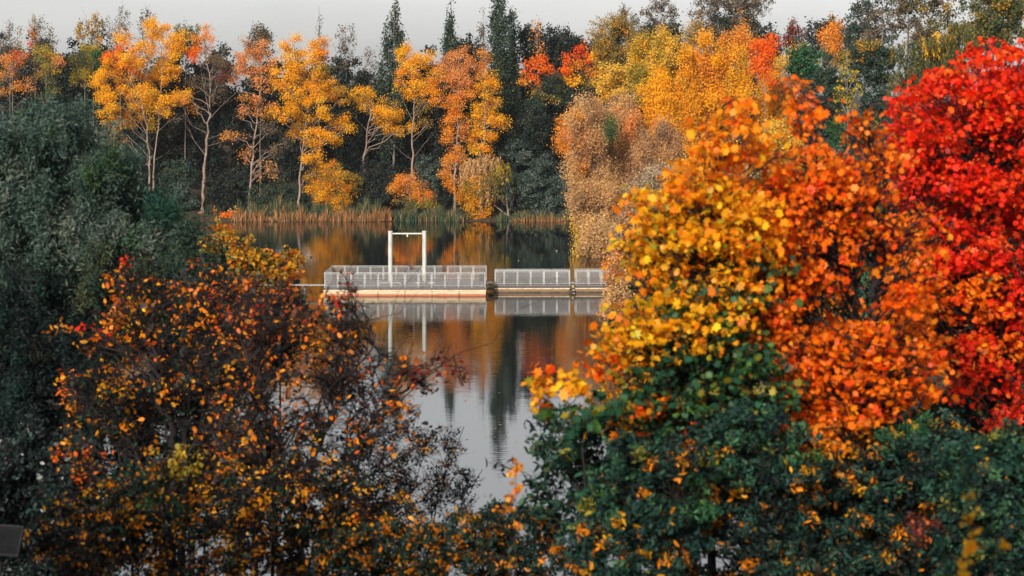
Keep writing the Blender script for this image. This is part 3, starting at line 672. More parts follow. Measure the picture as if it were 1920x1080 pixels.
tree('orange_poplar', 'bright golden-orange poplar above the weeping willow', 'poplar', 249, [[(905,345),(908,250),(910,170),(912,100)]],
     [(912,110,12,18,'amber'),(905,135,14,20,'amber'),(920,150,12,18),(908,165,20,20),(925,185,12,14),(900,195,18,18),(918,205,18,18),(905,225,24,20),(930,225,20,16),(945,222,10,8),(895,250,18,18),(918,255,20,18),(908,280,18,16),(888,270,10,12)], 'gold', **FR)
WP = dict(shape='narrow', size=.34, cover=2.4, tuft=.7, weep=1.5, group=None, twig_r=.012, r0=.14)
tree('weeping_willow', 'yellow-green weeping willow with hanging strands and a bent reddish trunk', 'willow', 247, [[(953,405),(950,375),(940,330),(910,300)]],
     [(890,310,28,24,'tan'),(915,300,24,22,'tan'),(875,325,18,22,'tan'),(938,315,18,30,'yelgr'),(920,335,20,30,'olivegr'),(905,345,22,30,'tan'),(948,340,10,34,'greygr'),(880,345,16,26,'olive'),(965,330,10,16,'darkgr')], 'yelgr', dz=.7, bark='bark_pale', **WP)
tree('golden_bush', 'golden bush drooping to the water under the weeping willow', 'bush', 245.5, [[(888,405),(890,360)]], dome(890,372,34,44,14,.38,'golddk') + [(892,405,16,10,'amber')], 'golddk', zmin=.15, **{**FR, 'r0': .07, 'group': 'golden bushes at the waterline', 'cover': 2.4})
tree('orange_bush', 'orange bush below the yellow straight-trunked tree', 'bush', 247, [[(770,395),(768,350)]],
     [(758,335,18,16,'amber'),(748,350,16,14,'amber'),(770,350,16,18,'pinkor'),(782,360,20,18,'brown'),(795,365,20,16,'amber'),(765,375,18,16,'olive'),(800,380,18,12,'yelgr'),(780,385,20,12,'olivegr')], 'amber', **{**FR, 'r0': .08, 'group': None, 'cover': 1.9})
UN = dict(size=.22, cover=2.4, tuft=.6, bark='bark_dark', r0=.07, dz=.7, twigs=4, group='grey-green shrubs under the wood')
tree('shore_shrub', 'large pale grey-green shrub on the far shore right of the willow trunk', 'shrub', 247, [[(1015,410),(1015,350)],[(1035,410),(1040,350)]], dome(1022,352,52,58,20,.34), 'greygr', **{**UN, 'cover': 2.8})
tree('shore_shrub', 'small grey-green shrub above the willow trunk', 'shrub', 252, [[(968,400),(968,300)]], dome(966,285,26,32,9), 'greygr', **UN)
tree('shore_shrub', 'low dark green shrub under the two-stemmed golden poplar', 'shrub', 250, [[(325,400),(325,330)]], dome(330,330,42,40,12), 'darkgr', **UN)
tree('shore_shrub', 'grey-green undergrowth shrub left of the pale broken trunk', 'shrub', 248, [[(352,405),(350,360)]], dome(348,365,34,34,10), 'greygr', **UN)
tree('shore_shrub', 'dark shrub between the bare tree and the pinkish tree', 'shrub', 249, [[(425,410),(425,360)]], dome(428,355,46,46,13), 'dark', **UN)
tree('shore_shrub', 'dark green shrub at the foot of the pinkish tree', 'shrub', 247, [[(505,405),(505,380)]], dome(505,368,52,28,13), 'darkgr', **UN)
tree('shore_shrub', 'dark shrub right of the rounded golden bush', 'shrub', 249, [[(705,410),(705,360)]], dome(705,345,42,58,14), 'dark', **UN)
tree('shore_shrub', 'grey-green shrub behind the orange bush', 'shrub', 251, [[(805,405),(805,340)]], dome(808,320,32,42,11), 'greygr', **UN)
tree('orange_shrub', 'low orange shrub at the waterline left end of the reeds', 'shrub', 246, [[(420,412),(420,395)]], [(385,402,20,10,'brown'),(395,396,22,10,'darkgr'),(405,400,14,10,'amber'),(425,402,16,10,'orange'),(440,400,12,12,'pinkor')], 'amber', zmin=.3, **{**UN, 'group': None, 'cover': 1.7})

# ---- far shore, right part: orange maple crowns, the yellow grove and the bank
MP = dict(fray=2, size=.2, cover=2.3, tuft=.8, bark='bark_dark', r0=.18, dz=.6, twigs=5)
tree('maple_tree', 'round red-orange maple crown left of its twin, above the dark wood', 'maple', 256, [[(1015,330),(1012,140)]],
     [(1010,114,22,10,'redor'),(992,130,14,10,'redor'),(1028,128,14,10,'orange'),(985,148,12,10,'amber'),(1003,150,14,10,'orange',.7),(1000,168,20,10,'olive'),(1028,155,24,16,'darkgr'),(1022,185,26,10,'olive',.4),(1045,160,22,20,'darkgr'),(1040,185,24,14,'darkgr'),(1010,190,24,16,'darkgr')], 'redor', group='red-orange maples on the far shore', **MP)
tree('maple_tree', 'taller red-orange maple crown beside the olive tree', 'maple', 257, [[(1085,330),(1088,110)]],
     [(1090,92,16,10,'redor'),(1066,110,18,9,'redor'),(1102,108,20,10,'redor'),(1080,122,24,10,'amber'),(1110,130,18,14,'amber'),(1075,150,22,16,'gold',.7),(1100,155,22,16,'olive'),(1060,135,16,12,'orange'),(1090,180,28,16,'darkgr')], 'redor', group='red-orange maples on the far shore', **MP)
tree('olive_tree', 'olive and orange speckled tree between the maples and the yellow grove', 'tree', 252, [[(1155,330),(1158,20)]],
     dome(1150,80,48,62,14,.36,'olive') + [(1165,50,18,30,'olive'),(1180,75,20,24,'amber',.8),(1125,95,18,16,'gold')], 'olive', **{**MP, 'cover': 1.5})
tree('yellow_tree', 'bright yellow-green tree above the tan willow', 'tree', 238, [[(1150,330),(1150,130)]], dome(1150,155,40,48,14,.36,'yellow') + [(1172,190,14,30,'green')], 'yellow', **MP)
TW = dict(size=.14, cover=2.7, tuft=.8, bark='bark_grey', r0=.12, dz=.8, twigs=7, vstretch=1.5, shell=.5, fray=2)
tree('tan_willow', 'large tan willow bush hanging over the water on the right bank', 'willow', 205, [[(1105,455),(1100,330)],[(1120,455),(1128,300)]],
     dome(1088,262,48,76,18,.36,['tan','tan','pinkor','brown','amber']) + dome(1118,370,54,70,20,.34,['tan','brown','tan','amber']) + [(1098,440,24,26,'yellow'),(1120,440,24,22,'tan'),(1095,465,16,12,'olive'),(1075,320,18,30,'tan'),(1108,225,18,24,'tan'),(1150,240,18,16,'green')], 'tan', zmin=.25, **TW)
tree('brown_willow', 'brownish willow bush close behind the tan one', 'willow', 210, [[(1170,440),(1168,300)]], dome(1158,235,46,56,16,.36,['tan','brown','pinkor']) + dome(1170,320,50,100,26,.33,['brown','brown','tan']), 'brown', **TW)
tree('russet_bush', 'pale russet bush growing at the end of the right walkway', 'bush', 138, [[(1205,585),(1200,480)],[(1190,585),(1165,500)]],
     dome(1185,480,48,80,18,.36,'brown') + dome(1170,560,42,46,12,.36,'tan') + dome(1215,560,40,60,12,.36,'brown') + [(1155,520,20,30,'pale'),(1150,560,16,24,'pinkor'),(1140,585,18,14,'tan'),(1165,440,18,30,'pale')], 'brown', **{**TW, 'size': .15, 'tuft': .32, 'cover': 2.2, 'bare': 3, 'twig_r': .012, 'bark': 'bark_pale'})
tree('pale_willow', 'pale whitish willow bush above the russet bush', 'willow', 165, [[(1240,430),(1238,350)]], dome(1240,375,58,66,20,.36,'pale'), 'pale', **{**TW, 'cover': 2.0, 'bare': 3})
tree('grey_bush', 'small grey-brown round bush in front of the yellow grove', 'bush', 190, [[(1240,330),(1240,290)]], dome(1242,285,44,56,16,.36,'brown') + [(1255,255,18,14,'greygr')], 'sparse', **{**TW, 'cover': 2.3})
GR = dict(fray=1, size=.16, cover=2.8, tuft=.8, bark='bark_pale', r0=.15, group='trees of the yellow grove', vstretch=1.3, dz=.5, twigs=6, attach=1.2)
tree('grove_tree', 'pale yellow rounded tree at the left of the yellow grove', 'tree', 225, [[(1222,330),(1225,90)]], dome(1225,125,48,66,20,.34,['yellow','gold','yelgr','yellow']) + [(1205,110,22,24,'gold'),(1250,75,22,20,'yellow')], 'yellow', **GR)
tree('grove_tree', 'deep yellow tree low on the left side of the grove', 'tree', 212, [[(1235,340),(1245,180)]], dome(1238,225,34,95,20,.34,'gold'), 'gold', **GR)
tree('grove_tree', 'tall pointed orange-yellow tree in the middle of the grove', 'tree', 215, [[(1318,330),(1320,75)]], [(1320,85,14,24),(1305,105,18,24),(1335,110,18,26)] + dome(1322,170,46,75,24,.32,['grove','grove','gold','amber']), 'grove', **GR)
tree('grove_tree', 'pointed orange-yellow tree left of the grove middle', 'tree', 213, [[(1285,330),(1286,95)]], [(1286,105,11,22),(1284,135,18,24)] + dome(1284,205,28,80,16,.36,'grove'), 'grove', **GR)
tree('grove_tree', 'golden tree right of the grove middle with a green patch low down', 'tree', 216, [[(1375,330),(1372,100)]], dome(1375,170,38,85,22,.32,['gold','grove','yellow']) + [(1355,200,16,20,'olive')], 'gold', **GR)
tree('grove_tree', 'yellow tree with pale thin trunks under the bright red crown', 'tree', 218, [[(1450,330),(1448,130)],[(1470,330),(1472,120)]], dome(1450,190,48,70,18,.34,'grove') + [(1470,120,22,40,'yellow'),(1490,150,16,40,'olive')], 'grove', **{**GR, 'cover': 1.8})
tree('grove_tree', 'amber speckled tree in the back of the grove', 'tree', 232, [[(1390,330),(1385,50)]], dome(1385,85,42,42,12,.38,'amber') + dome(1300,70,30,36,8,.4,'olive'), 'amber', **{**GR, 'cover': 1.6})
tree('red_tree', 'bright red narrow crown standing out of the yellow grove', 'maple', 208, [[(1432,330),(1435,90)]], [(1428,85,14,18),(1448,82,12,18),(1420,108,16,18),(1440,108,16,18),(1430,130,18,14),(1415,125,10,10,'orange'),(1440,150,14,14,'orange',.6)], 'redor', **{**GR, 'group': None, 'vstretch': .9})
ST = dict(size=.24, cover=1.0, tuft=.6, bark='bark_grey', r0=.22, group='tall thin-leaved trees behind the grove', dz=.6, twigs=9, bare=5, twig_r=.022, vstretch=1.0)
tree('tall_tree', 'big airy grey-brown crown with dark nests above the grove', 'tree', 245, [[(1375,330),(1372,10)]], dome(1370,25,82,70,26,.28,'sparse') + [(1342,35,9,8,'dark',5),(1388,20,6,6,'brown',5),(1358,45,9,9,'dark',4)], 'sparse', **ST)
tree('tall_tree', 'small airy dark crown on the skyline left of the big grey-brown one', 'tree', 250, [[(1240,330),(1238,5)]], dome(1238,25,40,36,12,.32,'sparse'), 'dark', **ST)
tree('thin_tree', 'thin twiggy treetop above the olive and orange tree', 'tree', 254, [[(1172,330),(1172,10)]], [(1172,25,14,20),(1160,50,16,20),(1190,45,14,22),(1205,60,16,18)], 'sparse', **{**SP, 'cover': .8})
tree('dark_tree', 'dark reddish low treetop in the skyline dip', 'tree', 250, [[(1490,330),(1490,60)]], dome(1488,75,40,34,10,.36,'dkred') , 'dkred', **{**SP, 'cover': 1.6, 'taper': 0})
tree('dark_tree', 'dark rounded crown behind the small orange-brown crown', 'tree', 240, [[(1555,330),(1555,60)]], dome(1548,75,46,46,12,.36,'dark'), 'dark', **{**SP, 'cover': 2.3, 'taper': 0, 'size': .3})
tree('orange_tree', 'small round orange-brown crown on the right skyline', 'tree', 225, [[(1562,330),(1562,70)]], dome(1563,72,26,36,9,.4,'amber') + [(1560,110,20,20,'olive')], 'amber', **{**GR, 'group': None})
GG = dict(size=.22, cover=2.8, tuft=.55, bark='bark_dark', r0=.15, group='dark green trees behind the orange maple', dz=.5, twigs=4)
tree('green_tree', 'dark green tree right of the bright red crown', 'tree', 205, [[(1510,330),(1512,110)]], dome(1510,125,38,60,14,.36,'green') + [(1500,100,16,18,'yelgr',.6)], 'green', **GG)
tree('green_tree', 'very dark ivy-green tree between the orange spire and the thin yellow sapling', 'tree', 200, [[(1555,330),(1555,140)]], dome(1552,190,42,100,24,.32,'darkgr'), 'darkgr', **GG)
tree('green_tree', 'dark green tree with yellow speckled top and a pale forked trunk', 'tree', 202, [[(1650,330),(1655,240),(1650,100)]], dome(1635,130,58,60,18,.34,'darkgr') + dome(1625,95,48,26,8,.36,'olive') + dome(1640,230,40,60,12,.36,'darkgr'), 'darkgr', extra=[([(1654,205),(1640,185),(1622,150)],.05),([(1654,200),(1658,165),(1650,115)],.06)], **GG)
tree('yellow_sapling', 'thin upright yellow-leaved sapling in front of the dark green tree', 'tree', 120, [[(1592,430),(1590,300),(1588,90)]], [(1588,110,9,18),(1580,140,12,18),(1600,145,10,18),(1575,165,10,14),(1605,170,9,14),(1570,185,9,12),(1590,185,10,16),(1600,205,10,12),(1575,215,9,10)], 'yelgr', size=.13, cover=1.3, tuft=.25, bark='bark_pale', r0=.06, dz=.5, twigs=6, attach=1.5)
tree('tall_tree', 'tall airy dark tree touching the top edge right of the skyline dip', 'tree', 215, [[(1650,330),(1655,120),(1652,-40)]], dome(1645,35,62,72,22,.28,['sparse','darkgr']) + dome(1610,75,40,40,8,.36,'darkgr'), 'dark', **{**ST, 'cover': 1.2})
tree('tall_tree', 'tall airy tree in the top right with a dark bunch of twigs', 'tree', 190, [[(1700,330),(1700,120),(1710,-40)]], dome(1730,20,62,72,22,.28,['sparse','olivegr']) + [(1705,12,14,12,'dark',4)], 'sparse', **{**ST, 'cover': 1.5})
tree('tall_tree', 'tall dense olive tree in the top right corner', 'tree', 170, [[(1860,330),(1860,100),(1855,-60)]], dome(1870,35,75,85,24,.3,'olivegr') + [(1900,10,24,20,'olive')], 'darkgr', **{**ST, 'cover': 2.6, 'size': .2})
tree('weeping_willow', 'large yellow-green weeping willow behind the red maple', 'willow', 110, [[(1775,430),(1770,200),(1765,60)]],
     dome(1740,120,70,70,14,.36,'olivegr') + dome(1755,85,36,50,7,.42,'yellow') + dome(1800,85,60,60,8,.4,'olivegr') + [(1690,150,22,40,'olivegr')], 'olivegr', shape='narrow', size=.20, cover=2.2, tuft=.42, weep=1.3, twig_r=.01, r0=.2, dz=.7, bark='bark_grey')
tree('grey_willow', 'small grey-green willow below the weeping willow', 'willow', 100, [[(1660,420),(1660,300)]], dome(1668,290,40,75,14,.36,'greygr') , 'olivegr', shape='narrow', size=.20, cover=2.0, tuft=.35, weep=1.0, twig_r=.01, r0=.08, dz=.7, bark='bark_grey')
tree('yellow_bush', 'pale yellow bush between the yellow-orange and orange maples', 'bush', 150, [[(1460,430),(1458,300)]], dome(1462,275,44,70,18,.34,'yellow'), 'yellow', size=.16, cover=2.6, tuft=.4, bark='bark_grey', r0=.08, dz=.6, group=None)
tree('green_tree', 'dark green undergrowth tree seen between the maple trunks', 'tree', 95, [[(1600,560),(1600,380)]], dome(1590,430,110,130,30,.28,'deep'), 'deep', **{**GG, 'size': .15, 'tuft': .4})
tree('dark_bush', 'dark bush under the russet bush at the right bank waterline', 'bush', 128, [[(1240,640),(1240,600)]], dome(1225,620,90,60,20,.3,'deep'), 'deep', **{**GG, 'size': .16, 'tuft': .4, 'group': None})

# ---- bushes that close the right bank behind the maples
GRB = 'dark green bushes on the right bank'
RB = dict(size=.13, cover=2.6, tuft=.36, bark='bark_dark', r0=.06, dz=.6, twigs=4, group=GRB)
r1 = tree('bank_bush', 'dark green bush behind the trunk of the yellow-orange maple', 'bush', 60, [[(1330,640),(1330,560)]], dome(1330,540,150,130,30,.27,'deep'), 'deep', **RB)
tree('bank_bush', 'dark green bush with orange leaves low behind the orange maple', 'bush', 52, [[(1520,740),(1520,640)]], dome(1520,640,150,130,30,.27,'deepor'), 'deepor', **RB)
tree('bank_bush', 'dark green bush filling the gap between the orange and red maples', 'bush', 56, [[(1700,700),(1700,580)]], dome(1700,560,140,150,30,.27,'deep'), 'deep', **RB)
tree('bank_bush', 'dark bush behind the black trunk of the red maple', 'bush', 50, [[(1870,760),(1870,640)]], dome(1870,620,140,170,32,.27,'deep'), 'deep', **RB)
tree('bank_bush', 'olive bush above the dark bushes behind the orange maple', 'bush', 90, [[(1480,480),(1480,400)]], dome(1480,400,130,90,26,.27,'olivegr'), 'olivegr', **RB)
tree('bank_bush', 'dark bush high on the bank behind the red maple leaves', 'bush', 80, [[(1750,520),(1750,400)]], dome(1760,380,150,120,28,.27,'darkgr'), 'darkgr', **RB)
tree('bank_bush', 'dark bush at the far right edge behind the red maple', 'bush', 75, [[(1930,520),(1930,400)]], dome(1930,330,120,160,28,.27,'darkgr'), 'darkgr', **RB)
tree('bank_bush', 'low bush at the waterline between the russet bush and the yellow maple', 'bush', 95, [[(1190,690),(1190,650)]], dome(1200,650,80,60,18,.3,'deepor'), 'deepor', zmin=.2, **RB)

tree('tan_bush', 'low tan and yellow bush trailing in the water at the foot of the tan willow', 'bush', 188, [[(1135,480),(1135,450)]], dome(1125,455,42,38,14,.36,'tan') + dome(1150,490,40,34,12,.36,'brown') + [(1100,462,18,20,'yellow'),(1165,520,20,24,'brown')], 'tan', zmin=.1, **TW)
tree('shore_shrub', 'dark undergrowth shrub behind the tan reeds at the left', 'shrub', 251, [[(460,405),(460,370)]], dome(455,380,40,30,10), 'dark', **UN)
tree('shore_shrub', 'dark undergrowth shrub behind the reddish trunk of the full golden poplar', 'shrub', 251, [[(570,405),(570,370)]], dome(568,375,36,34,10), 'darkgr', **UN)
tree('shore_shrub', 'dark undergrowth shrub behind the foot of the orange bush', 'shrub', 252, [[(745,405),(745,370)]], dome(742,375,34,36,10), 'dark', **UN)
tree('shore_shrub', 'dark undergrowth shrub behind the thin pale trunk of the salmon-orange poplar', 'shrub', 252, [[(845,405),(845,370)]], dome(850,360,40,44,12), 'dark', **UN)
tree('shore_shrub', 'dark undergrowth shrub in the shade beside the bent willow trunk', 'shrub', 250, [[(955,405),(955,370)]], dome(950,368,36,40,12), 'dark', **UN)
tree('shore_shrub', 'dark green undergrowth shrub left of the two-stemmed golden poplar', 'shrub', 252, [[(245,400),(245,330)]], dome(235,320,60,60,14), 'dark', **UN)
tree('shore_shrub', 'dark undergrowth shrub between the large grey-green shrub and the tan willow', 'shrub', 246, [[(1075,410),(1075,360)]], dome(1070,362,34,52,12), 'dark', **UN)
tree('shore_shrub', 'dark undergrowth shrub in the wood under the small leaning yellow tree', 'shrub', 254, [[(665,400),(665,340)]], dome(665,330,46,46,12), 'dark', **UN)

MB_ = dict(size=.15, cover=2.5, tuft=.42, bark='bark_grey', r0=.06, dz=.6, twigs=5, bare=2, vstretch=1.1, group='bushes on the slope between the grove and the maples')
tree('slope_bush', 'golden bush at the foot of the yellow grove behind the near maple top', 'bush', 150, [[(1340,430),(1340,340)]], dome(1335,325,80,60,20,.32,'grove'), 'grove', **MB_)
tree('slope_bush', 'pale tan bush low behind the yellow-orange maple top', 'bush', 135, [[(1420,430),(1420,350)]], dome(1420,345,80,56,20,.32,'tan'), 'tan', **MB_)
tree('slope_bush', 'olive yellow bush behind the orange maple top', 'bush', 130, [[(1525,430),(1525,330)]], dome(1525,335,70,64,20,.32,'yelgr'), 'yelgr', **MB_)
tree('slope_bush', 'grey-green bush at the foot of the very dark ivy-green tree', 'bush', 125, [[(1615,430),(1615,330)]], dome(1610,315,64,66,20,.32,'greygr'), 'greygr', **MB_)
tree('slope_bush', 'dark green bush between the small grey-green willow and the red maple', 'bush', 120, [[(1700,430),(1700,300)]], dome(1705,265,56,80,20,.32,'darkgr'), 'darkgr', **MB_)
tree('slope_bush', 'dark green bush in the gap of the yellow-speckled tree', 'bush', 160, [[(1590,330),(1590,280)]], dome(1600,260,60,50,16,.34,'green'), 'green', **MB_)
tree('russet_bush', 'rusty orange bush overhanging the right end of the walkway railing', 'bush', 128, [[(1170,640),(1165,560)]], dome(1165,545,36,50,14,.36,'tan') + dome(1175,610,44,34,12,.36,'brown') + [(1150,505,16,30,'pinkor'),(1148,580,18,24,'pinkor')], 'tan', **{**TW, 'size': .13, 'tuft': .3, 'cover': 2.0, 'bare': 4, 'twig_r': .01})

# unseen trees added on the bank behind the viewpoint to shade the near scrub
def behind(src, x, y, sc, label):
    c = src.copy(); COL.objects.link(c); c.location = (x, y, float(ground_z(np.array([x]), np.array([y]))[0]) - .05); c.rotation_euler = (0, 0, x); c.scale = (sc * 1.15, sc * 1.15, sc)
    c['label'] = label; c['group'] = 'unseen trees added behind the viewpoint for shade'
    for ch in src.children:
        k = ch.copy(); COL.objects.link(k); k.parent = c
behind(d1, -23.0, -6.0, .535, 'unseen dark tree added for shade behind the viewpoint, farthest left of its row')
behind(d2, -18.5, -7.0, .545, 'unseen dark tree added for shade behind the viewpoint, second from the left of its row')
behind(d3, -14.0, -6.0, .525, 'unseen dark tree added for shade behind the viewpoint, in the middle of its row')
behind(d1, -7.5, -6.5, .468, 'unseen dark tree added for shade behind the viewpoint, second from the right of its row')
behind(d2, -3.2, -6.0, .46, 'unseen dark tree added for shade behind the viewpoint, farthest right of its row')

tree('orange_tree', 'thin salmon and orange leaved tree at the left edge above the willow', 'tree', 250, [[(22,300),(24,90)]], [(8,112,16,14,'pinkor'),(36,112,12,18,'orange'),(22,130,16,14,'pinkor'),(5,140,12,14,'pinkor',.7),(28,160,14,14,'amber',.7),(60,155,12,16,'pinkor',.6),(8,175,12,12,'amber',.6)], 'pinkor', **{**FR, 'group': None, 'cover': 1.3, 'r0': .1})
tree('yellow_tree', 'slim yellow-green leaved tree between the orange edge tree and the dark gap', 'tree', 251, [[(88,300),(86,80)]], [(84,100,14,22,'yelgr'),(95,125,14,20,'yelgr'),(80,140,12,16,'olive'),(98,155,14,18,'olivegr'),(92,180,14,16,'green',.7),(112,110,10,20,'pinkor',.6),(90,200,14,12,'green',.7)], 'yelgr', **{**FR, 'group': None, 'cover': 1.5, 'r0': .1})

# ---- reed beds
def reeds(name, label, x0, x1, y0, y1, n, hmin, hmax, pl, group='reed beds along the far shore'):
    w, colr = PAL[pl]
    x = rng.uniform(x0, x1, n); y = rng.uniform(y0, y1, n); h = rng.uniform(hmin, hmax, n); wd = rng.uniform(.02, .045, n)
    th = rng.uniform(0, math.pi, n); lean = rng.normal(size=(n, 2)) * .16 * (1 + 2.2 * (rng.uniform(size=(n, 1)) < .14))
    h = h * (.62 + .30 * np.sin(x * 1.7 + y) * np.sin(x * .63 + 1.3) + .16 * np.sin(x * 4.1)) * np.clip(np.minimum(x - x0, x1 - x) / 1.3 + .35, 0, 1) + .25
    z0 = np.maximum(ground_z(x, y), -.1) - .05
    dx, dy = np.cos(th) * wd, np.sin(th) * wd
    ts = [0, .45, .8, 1.0]; ws = [1, .9, .55, .08]; V = []
    for t, k in zip(ts, ws):
        px_ = x + lean[:, 0] * h * t * t; py_ = y + lean[:, 1] * h * t * t; pz = z0 + h * t * (1 - .06 * t)
        V.append(np.stack([px_ - dx * k, py_ - dy * k, pz], 1)); V.append(np.stack([px_ + dx * k, py_ + dy * k, pz], 1))
    V = np.stack(V, 1).reshape(-1, 3)
    b = (np.arange(n) * 8)[:, None, None]; q = np.array([[0,1,3,2],[2,3,5,4],[4,5,7,6]])[None]
    f = (b + q).reshape(-1, 4)
    t = np.repeat(np.clip(colr[rng.choice(len(w), n, p=w)] * np.exp(rng.normal(size=(n, 1)) * .2), 0, .9), 3, 0)
    o = link(name, mesh_arrays(name, V, f.ravel(), np.arange(len(f)) * 4, np.full(len(f), 4), [M['leaf']], t))
    tag(o, label, 'reeds', group, 'stuff')
def wx(px, D=244): return (px - CX) * D / F
reeds('reed_bed', 'tan-orange dry reeds along the waterline left of the pontoon gate', wx(435), wx(715), 242.4, 244.0, 1250, .7, 1.9, 'reed')
reeds('reed_bed', 'green reeds standing behind the tan reeds', wx(435), wx(715), 244.2, 246.2, 2400, 1.7, 3.2, 'greenreed')
reeds('reed_bed', 'blue-green reeds between the orange bush and the drooping golden bush', wx(740), wx(870), 242.8, 244.6, 1700, 1.0, 2.4, 'greenreed')
reeds('reed_bed', 'mixed tan and green reeds at the right end of the far shore', wx(930), wx(1075), 243.2, 244.6, 900, .7, 1.7, 'greenreed')
reeds('reed_bed', 'short tan reeds in front of the grey-green shore shrub', wx(955), wx(1065), 242.6, 243.4, 300, .5, 1.2, 'reed')
reeds('reed_bed', 'pale reed clump right beside the dark gap in the tan reeds', wx(690), wx(735), 243.0, 244.2, 300, .8, 2.4, 'reed')

# ---- left bank: the big willow and shrubs behind the orange ones
tree('grey_willow', 'huge blurred grey-green willow filling the left edge', 'willow', 32.0, [[(60,1000),(80,600),(110,300)],[(170,1000),(200,560),(230,330)],[(-60,900),(-80,400)]],
     [c for c in dome(20,310,140,105,16,.36,'willow')] + dome(120,330,150,140,18,.34,'willow') + dome(30,470,130,150,16,.36,'willow') + dome(200,420,130,110,14,.36,'willow') + dome(-90,420,100,260,10,.45,'willow')
     + [(60,215,34,26,'willow',.4),(140,240,40,26,'willow',.4),(235,300,36,36,'willow'),(15,300,40,36,'olivegr',.6),(25,330,36,40,'olivegr',1),(300,400,40,36,'teal'),(330,440,40,40,'darkgr'),(60,380,70,50,'green'),(40,300,40,30,'green'),(280,390,60,40,'teal'),(180,330,50,40,'teal')], 'willow', shape='narrow', size=.085, cover=3.4, tuft=.22, bark='bark_dark', r0=.12, dz=.7, twigs=8, twig_r=.005, mat='leaf', vstretch=1.3, bare=4, jit=.14, mix=.2, fray=1)
tree('dark_willow', 'lower willow at the left edge, leaf colours darkened for shade', 'willow', 31, [[(40,1000),(60,760)],[(150,1000),(150,700)]], dome(60,650,170,150,22,.34,'shady') + dome(230,560,110,120,14,.36,'darkgr') + dome(40,880,150,170,20,.34,'shady') + [(280,570,50,40,'greygr'),(120,540,50,40,'greygr')], 'shady',
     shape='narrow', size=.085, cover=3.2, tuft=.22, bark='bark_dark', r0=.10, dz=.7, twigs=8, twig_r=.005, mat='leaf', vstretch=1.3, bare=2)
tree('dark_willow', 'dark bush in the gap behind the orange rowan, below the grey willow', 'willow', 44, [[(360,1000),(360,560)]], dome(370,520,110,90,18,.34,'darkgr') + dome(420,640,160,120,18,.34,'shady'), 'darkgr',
     shape='narrow', size=.13, cover=3.0, tuft=.32, bark='bark_dark', r0=.10, dz=.7, twigs=8, twig_r=.008, vstretch=1.2)

# ---- foreground left: rowans and scrub
FG = dict(shape='oval', bark='bark_dark', mat='leaf_thin', dz=.55, twig_r=.0055, mix=.45, jit=.22)
tree('yellow_shrub', 'olive-yellow shrub at the top of the left scrub beside the pontoon end', 'shrub', 41, [[(480,1000),(478,640),(470,480)],[(520,900),(525,560)],[(440,900),(420,560),(415,450)]],
     dome(490,500,66,44,14,.36,'yelshr') + [(425,435,26,28,'yelshr'),(400,450,26,24,'olive'),(540,490,28,26,'yelshr'),(455,470,30,28,'yelshr'),(555,530,24,34,'amber')] + dome(470,570,90,50,10,.36,'rowanr'), 'yelshr', size=.10, cover=1.7, tuft=.16, r0=.06, twigs=14, bare=3, **FG)
tree('orange_rowan', 'orange-leaved rowan with a thick dark forked trunk on the left', 'rowan', 29, [[(320,1060),(330,880),(318,760),(280,640),(250,540)],[(345,1000),(345,800),(400,640),(430,530)],[(300,1000),(255,840),(170,760)]],
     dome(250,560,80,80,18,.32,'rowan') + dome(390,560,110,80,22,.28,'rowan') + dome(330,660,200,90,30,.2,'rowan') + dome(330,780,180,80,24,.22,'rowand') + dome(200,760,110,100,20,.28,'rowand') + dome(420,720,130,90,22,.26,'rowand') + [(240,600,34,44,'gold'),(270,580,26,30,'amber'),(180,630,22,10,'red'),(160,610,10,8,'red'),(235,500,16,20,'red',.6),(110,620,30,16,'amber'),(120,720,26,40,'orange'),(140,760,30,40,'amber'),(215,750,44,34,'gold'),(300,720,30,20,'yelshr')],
     'rowan', size=.078, cover=.56, tuft=.14, r0=.09, twigs=16, bare=12, **FG)
tree('orange_rowan', 'wide orange and purple-brown rowan with long twigs reaching right over the water', 'rowan', 27, [[(520,1070),(505,930),(500,830),(470,690),(440,600)],[(560,1060),(580,880),(640,740),(700,650)],[(600,1060),(640,860),(740,740),(850,670)]],
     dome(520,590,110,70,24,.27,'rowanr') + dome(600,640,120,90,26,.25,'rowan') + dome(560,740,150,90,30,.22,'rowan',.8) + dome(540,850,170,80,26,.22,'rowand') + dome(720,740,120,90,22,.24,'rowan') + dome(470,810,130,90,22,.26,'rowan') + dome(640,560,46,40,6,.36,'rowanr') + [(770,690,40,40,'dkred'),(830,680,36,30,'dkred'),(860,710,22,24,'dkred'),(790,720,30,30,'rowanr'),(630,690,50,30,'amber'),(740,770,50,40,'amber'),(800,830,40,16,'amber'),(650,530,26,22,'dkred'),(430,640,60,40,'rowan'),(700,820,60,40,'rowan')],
     'rowan', size=.078, cover=.40, tuft=.14, r0=.075, twigs=18, bare=15, extra=[([(640,860),(700,800),(790,720),(860,670)],.016),([(580,880),(600,760),(640,640),(660,560)],.018),([(505,900),(560,800),(640,700),(720,650)],.016)], **FG)
tree('bare_shrub', 'bare fine-twigged shrub standing against the bright water', 'shrub', 30, [[(760,1060),(770,930),(800,840)],[(800,1060),(820,930),(870,800)],[(720,1060),(700,900),(690,800)],[(840,1060),(860,960),(905,880)]],
     dome(760,870,120,90,26,.24,'rowand') + dome(850,930,70,60,12,.32,'shady') + dome(700,900,90,90,16,.28,'rowand'), 'rowand', size=.05, cover=.30, tuft=.14, r0=.022, twigs=18, bare=16, **FG)
